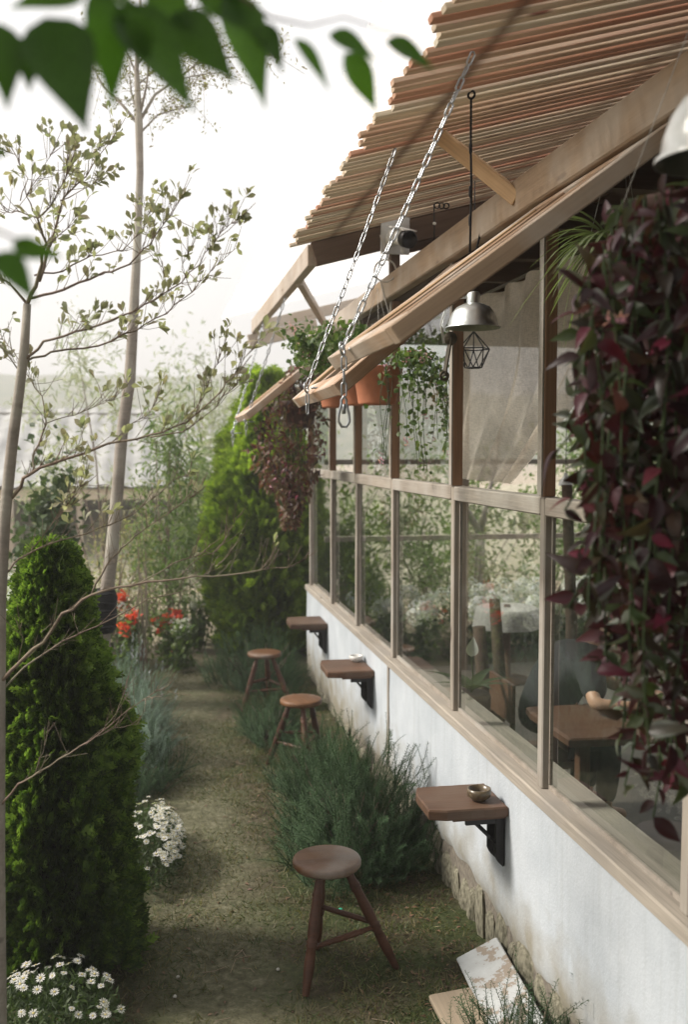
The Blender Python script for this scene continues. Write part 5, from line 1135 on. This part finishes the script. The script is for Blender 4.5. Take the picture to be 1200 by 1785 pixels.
pp = gp(338, 1122); o = MB().lathe([(0, 0), (.11, 0), (.14, .22), (.15, .22), (.15, .25), (.13, .25), (.12, .2), (0, .2)], 24, (pp.x, pp.y, 0)).build('plant_pot', M['terra_dark']); tag(o, 'dark brown pot under the white-flowered bush', 'pot')
# hydrangeas: beyond the open end of the cafe and along the left bed
HL = ['hydrangea showing through the glass left of the third mullion', 'hydrangea whose heads show between the third and nearest mullions', 'pale hydrangea just right of the nearest long mullion', 'hydrangea beyond the cafe, partly behind the person', 'hydrangea in the left bed beyond the small conifer', 'hydrangea at the left, behind the first bed', 'white hydrangea hidden behind the small conifer', 'white hydrangea behind the conifer, farther back', 'white hydrangea between the conifer and the red flowers']
for k, (x, y, z) in enumerate(((2.55, 10.6, .75), (3.25, 10.0, .78), (3.5, 8.1, .82), (3.9, 7.2, .82), (-1.9, 10.5, .55), (-2.4, 8.2, .55))):
    flowers(0, 0, 7, HL[k], M['bluepetal'], 13, 0, petal=LF_SM, seed=40+k, k=46, hr=.085, psc=(.8, 1.3), leafm='bush_c', loc=Vector((x, y, z)), name='hydrangea') if False else None
def hydrangea(x, y, z, label, seed, n=20, s=.36):
    g = np.random.default_rng(seed); th = empty('hydrangea', (x, y, 0), label, 'shrub', 'hydrangea bushes'); m = 520
    P = np.stack([x+g.normal(0, s*.6, m), y+g.normal(0, s*.6, m), g.uniform(.05, z, m)], 1); V, F = scatter(*leafgeo(.10, .06, 3, .3, .2, 'ovate'), P, rdir(m, .3, g), rdir(m, .8, g), g.uniform(.8, 1.3, m)); stuffobj('foliage', V, F, M['bush_c'], th); mb = MB()
    for i in range(n):
        p = np.array((x+g.normal(0, s*.8), y+g.normal(0, s*.8), z+g.uniform(.0, .20))); d = rdir(110, 0, g); V, F = scatter(*leafgeo(.036, .032, 2, .2, 0, 'ovate'), p+d*.085, np.cross(d, rdir(110, 0, g)), d, g.uniform(.8, 1.2, 110)); link('flower_head', mesh_np('flower_head', V, F, M['bluepetal']), None, th); mb.tube([Vector(p), (x, y, .05)], .005, 5, False)
    mb.build('stem', M['bush_a'], th)
for k, (x, y, z) in enumerate(((2.45, 9.85, .45), (3.2, 9.75, .50), (3.95, 9.9, .48), (4.7, 10.0, .52), (-1.9, 11.2, .50), (-2.4, 8.2, .55), (-1.05, 9.1, .50), (-1.35, 10.1, .50), (-.75, 10.0, .45))): hydrangea(x, y, z, HL[k], 40+k)
# more greenery seen through and in the glass
BG = [(2.2, 11.4, 2.0, .8, 'bush_a', 'green shrub seen through the far panes of the window wall'), (3.9, 12.0, 1.9, .9, 'bush_a', 'pale shrub seen through the middle panes'), (5.6, 11.5, 2.4, .9, 'bush_a', 'tall green shrub beyond the open side of the cafe'), (3.0, 10.9, 1.5, .7, 'bush_a', 'leafy green shrub behind the hydrangeas'), (4.6, 11.0, 1.6, .8, 'bush_a', 'green shrub at the back corner of the cafe'), (1.9, 10.3, 1.3, .5, 'bush_a', 'small green shrub just past the end of the window wall'), (6.2, 8.6, 2.0, .8, 'bush_c', 'dark shrub beyond the open side of the cafe'), (6.0, 6.0, 2.2, .9, 'bush_a', 'shrub outside the cafe level with the inner table'), (7.6, 14.0, 2.8, 1.3, 'bush_b', 'large pale bush far beyond the cafe'), (1.6, 14.6, 2.6, 1.1, 'bush_b', 'pale bush beyond the tall feathery conifer'),
      (-2.6, 12.6, 1.5, .8, 'bush_a', 'green bush at the far left of the garden'), (-3.6, 9.6, 1.7, .8, 'bush_c', 'dark bush at the left of the garden'), (-2.2, 6.2, 1.1, .5, 'bush_a', 'low bush left of the stepping stones'), (-4.2, 6.0, 2.0, .9, 'bush_a', 'leafy bush well to the left of the path'),
      (-1.2, -3.2, 3.4, 1.6, 'bush_c', 'unseen tall dark bush added for shade behind the near end of the path'), (-4.0, -1.2, 3.2, 1.5, 'bush_c', 'unseen tall dark bush added for shade to the left of the overhanging tree'), (1.0, -3.6, 3.4, 1.3, 'bush_c', 'unseen tall dark bush added for shade at the near end of the cafe'), (-3.2, 2.0, 1.9, .9, 'bush_c', 'dark bush left of the white daisies')]  # tall bushes out of view, added to darken the near ground and wall
for k, (x, y, h, r, m_, lb) in enumerate(BG): leafy('garden_shrub', (x, y, 0), h, r, r, 2000 if r < 1.25 else 4200, leafgeo(.085, .034, 3, .3, .25, 'ovate'), M[m_], lb, seed=60+k, z0=.15, clumps=26, spread=.2)
# ---- shed with a corrugated roof behind the garden
def shed():
    ze = atY(150, 851, 16).z; xa, xb = atY(-260, 851, 16).x, atY(392, 851, 16).x; th = empty('shed', ((xa+xb)/2, 17, 0), 'low open shed with a grey corrugated roof and pale fascia', 'shed')
    zb = atY(150, 712, 20).z; n = int((xb-xa)/.04); V = []; F = []
    for i in range(n+1):
        x = xa+(xb-xa)*i/n; w_ = .018*math.sin(2*math.pi*x/.30); V += [(x, 15.9, ze+.03+w_), (x, 20, zb+w_)]
    for i in range(n): F.append((2*i, 2*i+1, 2*i+3, 2*i+2))
    link('roof', mesh_np('roof', V, F, M['shedroof'], True), None, th)
    beam('fascia', (xa, 16.05, ze-.10), (xb, 16.05, ze-.10), .03, .17, M['cream'], th)
    for i in range(6): x = xa+.2+(xb-xa-.4)*i/5; beam('post', (x, 16.08, 0), (x, 16.08, ze-.19), .09, .09, M['beam_pale'], th, up=(0, 1, 0))
    MB().box((xa, 19.6, 0), (xb, 19.75, zb-.1)).build('back_wall', M['shedwall'], th)
M['shedroof'] = plain('grey_roof_sheet', (.34, .34, .33), .9, var=.12, nscale=2, c2=(.24, .24, .235)); M['cream'] = plain('cream_board', (.66, .58, .48), .8, var=.06); M['shedwall'] = plain('shed_wall', (.28, .26, .23), .9, var=.1)
shed()
# earth bank behind the garden on the cafe side
def bank():
    V = []; F = []; n = 60
    for i in range(n+1):
        x = -3+24*i/n; b = .25*noise.noise((x*.4, 0, 0))
        for j, (y, z) in enumerate(((15.2, -.05), (16.0, .5), (17.5, .95), (21, 1.25), (27, .9), (30, -.1))): V.append((x, y+b*2, z*(1+b)+(.12*noise.noise((x*1.5, y, 2)) if 0 < j < 5 else 0)))
    for i in range(n):
        for j in range(5): F.append((i*6+j, (i+1)*6+j, (i+1)*6+j+1, i*6+j+1))
    o = link('terrain', mesh_np('terrain', V, F, M['bank'], True)); tag(o, 'bare pale earth bank beyond the garden', kind='structure')
M['bank'] = plain('pale_earth', (.38, .35, .26), .95, var=.1, nscale=1.2, bump=.3)
bank()
# ---- inside the cafe: table, person, cloth-covered round table, tree stumps, lily
_c = atZ(995, 1290, .725); IDX, IDY = _c.x-1.98, _c.y-4.78
def inside():
    t = empty('inner_table', (2.5, 5.05, .72), 'dark wooden table inside the cafe with the person leaning on it', 'table')
    V, F = slab_top(1.98+IDX, 3.3+IDX, 4.78+IDY, 5.42+IDY, .725, .045, 9); MB().add(V, F).build('table_top', M['darkwood'], t)
    for x, y in ((2.1, 4.9), (3.15, 4.9), (2.1, 5.3), (3.15, 5.3)): beam('leg', (x+IDX, y+IDY, .02), (x+IDX, y+IDY, .678), .06, .06, M['darkwood'], t, up=(0, 1, 0))
    r = empty('round_table', (3.15, 8.6, 0), 'round table under a white cloth inside the cafe', 'table')
    mb = MB(); n = 48; V = []
    prof = [(.0, .70), (.26, .70), (.28, .695), (.29, .65), (.30, .58), (.31, .52)]
    for i, (rr, z) in enumerate(prof):
        for k in range(n): a = 2*math.pi*k/n; q = rr*(1+(.06*math.sin(a*9)*(max(0, .735-z)/.36))); V.append((3.15+q*math.cos(a), 8.6+q*math.sin(a), z))
    F = [(i*n+k, i*n+(k+1) % n, (i+1)*n+(k+1) % n, (i+1)*n+k) for i in range(len(prof)-1) for k in range(n)]; mb.add(V, F, True); mb.build('tablecloth', M['white_cloth'], r)
    MB().lathe([(.22, 0), (.22, .02), (.04, .05), (.03, .7)], 16, (3.15, 8.6, .02)).build('pedestal', M['darkwood'], r)
    for k, (x, y, rr, h) in enumerate(((2.02, 5.95, .045, 1.02), (2.28, 6.4, .042, 1.12), (2.75, 6.3, .04, 1.9))):
        o = MB().tube([(x, y, .02), (x+.02, y, h*.5), (x-.02, y+.02, h)], [rr*1.1, rr, rr*.9], 12).build('log_post', M['log']); tag(o, ['shortest dark log post standing inside the glass', 'middle log post inside, behind the shortest one', 'tallest log post inside the cafe'][k], 'post')
    l = empty('peace_lily', (1.78, 5.15, .8), 'white peace lily bloom with dark leaves just inside the glass', 'plant')
    mb = MB(); tp = atY(812, 1145, 5.2); tp.x = max(tp.x, 1.70); base = Vector((tp.x, 5.2, .80)); mb.tube([base, base.lerp(tp, .5)+Vector((.01, 0, 0)), tp], .004, 6, False); mb.build('stem', M['bush_c'], l)
    V, F = leafgeo(.11, .075, 8, .5, .1, 'ovate'); o = mesh_np('bloom', V, F, M['whitepetal'], True); gg = np.random.default_rng(1); place_leaf(o, tp, (.1, -.05, 1), gg, l, 1.0, (-.3, -1, .1), 'bloom')
    me = mesh_np('leaf', *leafgeo(.26, .07, 8, .3, .5, 'ovate'), M['bush_c'], True)
    for a in range(8): place_leaf(me, base, (math.cos(a*.8), math.sin(a*.8), .9), gg, l, gg.uniform(.7, 1.1), (0, 0, 1))
    MB().lathe([(0, 0), (.06, 0), (.08, .11), (.07, .11), (0, .09)], 20, base+Vector((0, 0, .006-.0))).build('pot', M['terra_dark'], l) if False else None
    MB().lathe([(0, -.78), (.08, -.78), (.11, -.02), (.10, 0), (0, -.03)], 20, base).build('pot', M['terra_dark'], l)
    f = empty('fairy_lamp', (3.3, 6.8, 2.0), 'pair of small white pendant lamps inside the cafe', 'lamp')
    for dx in (0, .22): MB().lathe([(.055, 0), (.05, .03), (.02, .07), (.012, .1)], 16, (3.1+dx, 7.2, 1.86)).build('shade', M['enamel'], f); MB().tube([(3.1+dx, 7.2, 1.95), (3.1+dx, 7.2, 3.1)], .003, 5).build('cord', M['blackcord'], f)
    tr = empty('forked_tree', (3.4, 10.9, 0), 'bare forked tree trunk seen through the glass beside the third mullion', 'tree')
    def q(u, v, Y=10.9): return atY(u, v, Y)
    MB().tube([q(834, 1075), q(836, 1000), q(838, 930)], [.07, .06, .055], 10).build('trunk', M['bark'], tr)
    MB().tube([q(838, 930), q(815, 890), q(795, 850), q(780, 820)], [.05, .035, .03, .02], 8).build('branch', M['bark'], tr)
    MB().tube([q(838, 930), q(848, 880), q(862, 820), q(870, 760)], [.045, .03, .025, .02], 8).build('branch', M['bark'], tr)
    MB().tube([Vector((q(834, 1075).x, 10.9, 0)), q(834, 1078)], [.08, .07], 10).build('trunk_base', M['bark'], tr)
inside()
def person():
    th = empty('person', (2.22, 5.62, 0), 'person in a black short-sleeved shirt leaning on the inner table', 'person')
    def skin_obj(name, pts, edges, rad, mat, sub=2):
        me = bpy.data.meshes.new(name); me.from_pydata([Vector(p) for p in pts], edges, []); me.update(); o = link(name, me, mat, th)
        md = o.modifiers.new('skin', 'SKIN'); md.use_smooth_shade = True
        for i, r in enumerate(rad): me.skin_vertices[0].data[i].radius = (r, r) if not isinstance(r, tuple) else r
        me.skin_vertices[0].data[0].use_root = True
        m2 = o.modifiers.new('sub', 'SUBSURF'); m2.levels = sub; m2.render_levels = sub; return o
    hip = (2.14, 5.60, .50); ch = (2.32, 5.54, .86); nk = (2.42, 5.52, 1.04); hd = (2.54, 5.46, 1.12); hd2 = (2.60, 5.44, 1.18)
    shL = (2.34, 5.70, .97); shR = (2.36, 5.40, .97); elR = (2.28, 5.16, .785); wrR = (2.53, 5.11, .775); elL = (2.60, 5.60, .78); wrL = (2.72, 5.38, .78)
    kn1 = (2.55, 5.72, .50); kn2 = (2.55, 5.50, .50); an1 = (2.50, 5.74, .08); an2 = (2.50, 5.48, .08); t1 = (2.64, 5.75, .05); t2 = (2.64, 5.48, .05)
    pts = [hip, (2.18, 5.61, .68), ch, nk, hd, hd2, shL, shR, elR, wrR, elL, wrL, kn1, kn2, an1, an2, t1, t2, (2.60, 5.11, .770), (2.78, 5.33, .778)]
    ed = [(0, 1), (1, 2), (2, 3), (3, 4), (4, 5), (2, 6), (2, 7), (7, 8), (8, 9), (6, 10), (10, 11), (0, 12), (0, 13), (12, 14), (13, 15), (14, 16), (15, 17), (9, 18), (11, 19)]
    rd = [.135, .125, .13, .055, .085, .075, .065, .065, .042, .026, .042, .026, .075, .075, .042, .042, .035, .035, (.036, .016), (.036, .016)]
    skin_obj('body', pts, ed, rd, M['skin'])
    # fingers
    for s, (wx, wy, wz) in enumerate(((2.60, 5.11, .770), (2.78, 5.33, .778))):
        for f in range(5):
            if f < 4: a = (wx+.02, wy-.028+.019*f, wz); L = (.062, .072, .068, .052)[f]; sp = [a, (a[0]+L*.5, a[1], wz+.012), (a[0]+L, a[1], wz-.012)]
            else: a = (wx-.01, wy-.03, wz); sp = [a, (a[0]+.03, a[1]-.022, wz+.004), (a[0]+.055, a[1]-.026, wz-.008)]
            skin_obj('finger', sp, [(0, 1), (1, 2)], [.009, .0085, .0072], M['skin'], 1)
    skin_obj('shirt', [hip, (2.18, 5.61, .68), ch, (2.38, 5.53, .97), shL, shR, (2.30, 5.185, .805), (2.53, 5.62, .81)], [(0, 1), (1, 2), (2, 3), (2, 4), (2, 5), (5, 6), (4, 7)], [.16, .155, .165, .085, .10, .10, .068, .062], M['black_cloth'])
    skin_obj('trousers', [hip, kn1, kn2, (2.505, 5.74, .12), (2.505, 5.48, .12)], [(0, 1), (0, 2), (1, 3), (2, 4)], [.15, .088, .088, .058, .058], M['trousers'])
    MB().lathe([(0, -.10), (.06, -.09), (.088, -.03), (.092, .03), (.07, .075), (.03, .095), (0, .098)], 20, (2.575, 5.455, 1.185), Matrix.Rotation(.5, 4, 'Y'), wob=.06).build('head', M['skin'], th)
    MB().lathe([(.096, -.02), (.102, .03), (.08, .085), (.03, .108), (0, .11)], 20, (2.555, 5.46, 1.20), Matrix.Rotation(.15, 4, 'Y'), wob=.1).build('hair', M['hair'], th)
    mb = MB(); 
    for dy in (-.032, .032): mb.lathe([(0, -.008), (.007, 0), (0, .008)], 8, (2.655, 5.455+dy, 1.195))
    mb.build('eyes', M['black'], th); MB().lathe([(0, -.02), (.014, -.012), (.008, .015), (0, .03)], 10, (2.668, 5.455, 1.165), Matrix.Rotation(.4, 4, 'Y')).build('nose', M['skin'], th)
    mb = MB(); torus(mb, (2.515, 5.112, .776), (1, 0, .05), .030, .003); mb.build('bracelet', M['chain'], th)
    c = empty('cafe_chair', (2.1, 5.62, 0), 'dark chair the person is sitting on', 'chair'); MB().box((1.93, 5.42, .36), (2.33, 5.84, .40)).build('seat', M['darkwood'], c)
    for x, y in ((1.96, 5.45), (1.96, 5.81), (2.30, 5.45), (2.30, 5.81)): beam('leg', (x, y, .02), (x, y, .359), .035, .035, M['darkwood'], c, up=(0, 1, 0))
    MB().box((1.925, 5.44, .62), (1.945, 5.82, .84)).build('backrest', M['darkwood'], c)
    for y in (5.46, 5.80): beam('back_post', (1.935, y, .402), (1.935, y, .619), .025, .025, M['darkwood'], c, up=(0, 1, 0))
_pre = set(bpy.data.objects); person()
for o in set(bpy.data.objects)-_pre:
    if o.parent is None: o.location.x += IDX; o.location.y += IDY
# ---- grass, straw and dead leaves
def groundcover():
    g = np.random.default_rng(50); n = 190000
    Y = 2.7+g.uniform(0, 1, n)**1.35*8.8; X = g.uniform(-1.9, 1.36, n)
    cl = np.array([noise.noise((x*1.3, y*1.3, 7))+.5*noise.noise((x*5, y*5, 2)) for x, y in zip(X, Y)]); tread = np.exp(-((X-.22)/.34)**2)*.30
    keep = (cl-tread*.8+.16) > g.uniform(-.35, .35, n); X, Y = X[keep], Y[keep]; n = len(X)
    P = np.stack([X, Y, np.array([gh(x, y) for x, y in zip(X, Y)])-.002], 1); D = rdir(n, .55, g); D[:, 2] = np.abs(D[:, 2])*.8+.1
    V = np.array([(-.0022, 0, 0), (.0022, 0, 0), (.0016, .6, .06), (0, 1, -.10), (-.0016, .6, .06)]); V[:, 1] *= .03; V[:, 2] *= .03; F = np.array([(0, 1, 2, 4), (4, 2, 3, 3)])
    V4 = V; F = np.array([(0, 1, 2, 4)]); V2, F2 = np.array([(-.0020, 0, 0), (.0020, 0, 0), (.0013, .018, .002), (-.0013, .018, .002), (0, .034, -.002)]), np.array([(0, 1, 2, 3)])
    Vt = np.array([(-.0026, 0, 0), (.0026, 0, 0), (.0004, .036, 0), (-.0004, .036, 0)])
    Vv, Ff = scatter(Vt, F2, P, D, rdir(n, .5, g), g.uniform(.4, 1.15, n)); o = stuffobj('grass', Vv, Ff, M['grass']); tag(o, 'short dry grass and straw covering the path')
    n = 2600; X = np.concatenate([g.normal(1.15, .16, n//2), g.uniform(-1.3, 1.3, n//2)]); Y = np.concatenate([g.uniform(3, 8, n//2), 2.8+g.uniform(0, 1, n//2)**1.3*8]); ok = X < 1.35; X, Y = X[ok], Y[ok]; n = len(X)
    P = np.stack([X, Y, np.array([gh(x, y) for x, y in zip(X, Y)])+.006], 1); D = rdir(n, 0, g); D[:, 2] *= .25; U = rdir(n, 2.5, g); V, F = scatter(*leafgeo(.030, .013, 2, .5, .3, 'ovate'), P, D, U, g.uniform(.4, 1.3, n)); o = stuffobj('leaves', V, F, M['deadleaf']); tag(o, 'fallen brown leaves scattered over the ground')
    # low green weeds at the bed edge
    mb = MB(); r = random.Random(5)
    for k in range(60):
        x, y = r.uniform(-.5, 1.1), 2.9+r.random()**1.5*6; a = r.uniform(0, 6.28); L = r.uniform(.04, .16); p = Vector((x, y, gh(x, y)+.006)); mb.tube([p, p+Vector((math.cos(a)*L*.5, math.sin(a)*L*.5, r.uniform(.002, .012))), p+Vector((math.cos(a+.4)*L, math.sin(a+.4)*L, 0))], r.uniform(.001, .0022), 4, False)
    o = mb.build('fallen_twigs', M['ply']); tag(o, 'thin dry twigs lying on the path', kind='stuff')
    for k, (u, v) in enumerate(((485, 1690), (305, 1737), (310, 1703))):
        p = atZ(u, v, .008); o = MB().lathe([(0, -.004), (.007, -.002), (.008, .002), (.004, .006), (0, .007)], 9, p, wob=.4, seed=k).build('pebble', M['slab']); tag(o, ['pale pebble on the path left of the nearest stool', 'nearest pebble at the left edge of the path', 'pebble just beyond the nearest one at the left edge of the path'][k], 'pebble')
groundcover()

for o in bpy.data.objects:
    if o.parent is not None and o.name.split('.')[0] in ('stem', 'flower_stalk', 'hanging_wire'): o['kind'] = 'stuff'
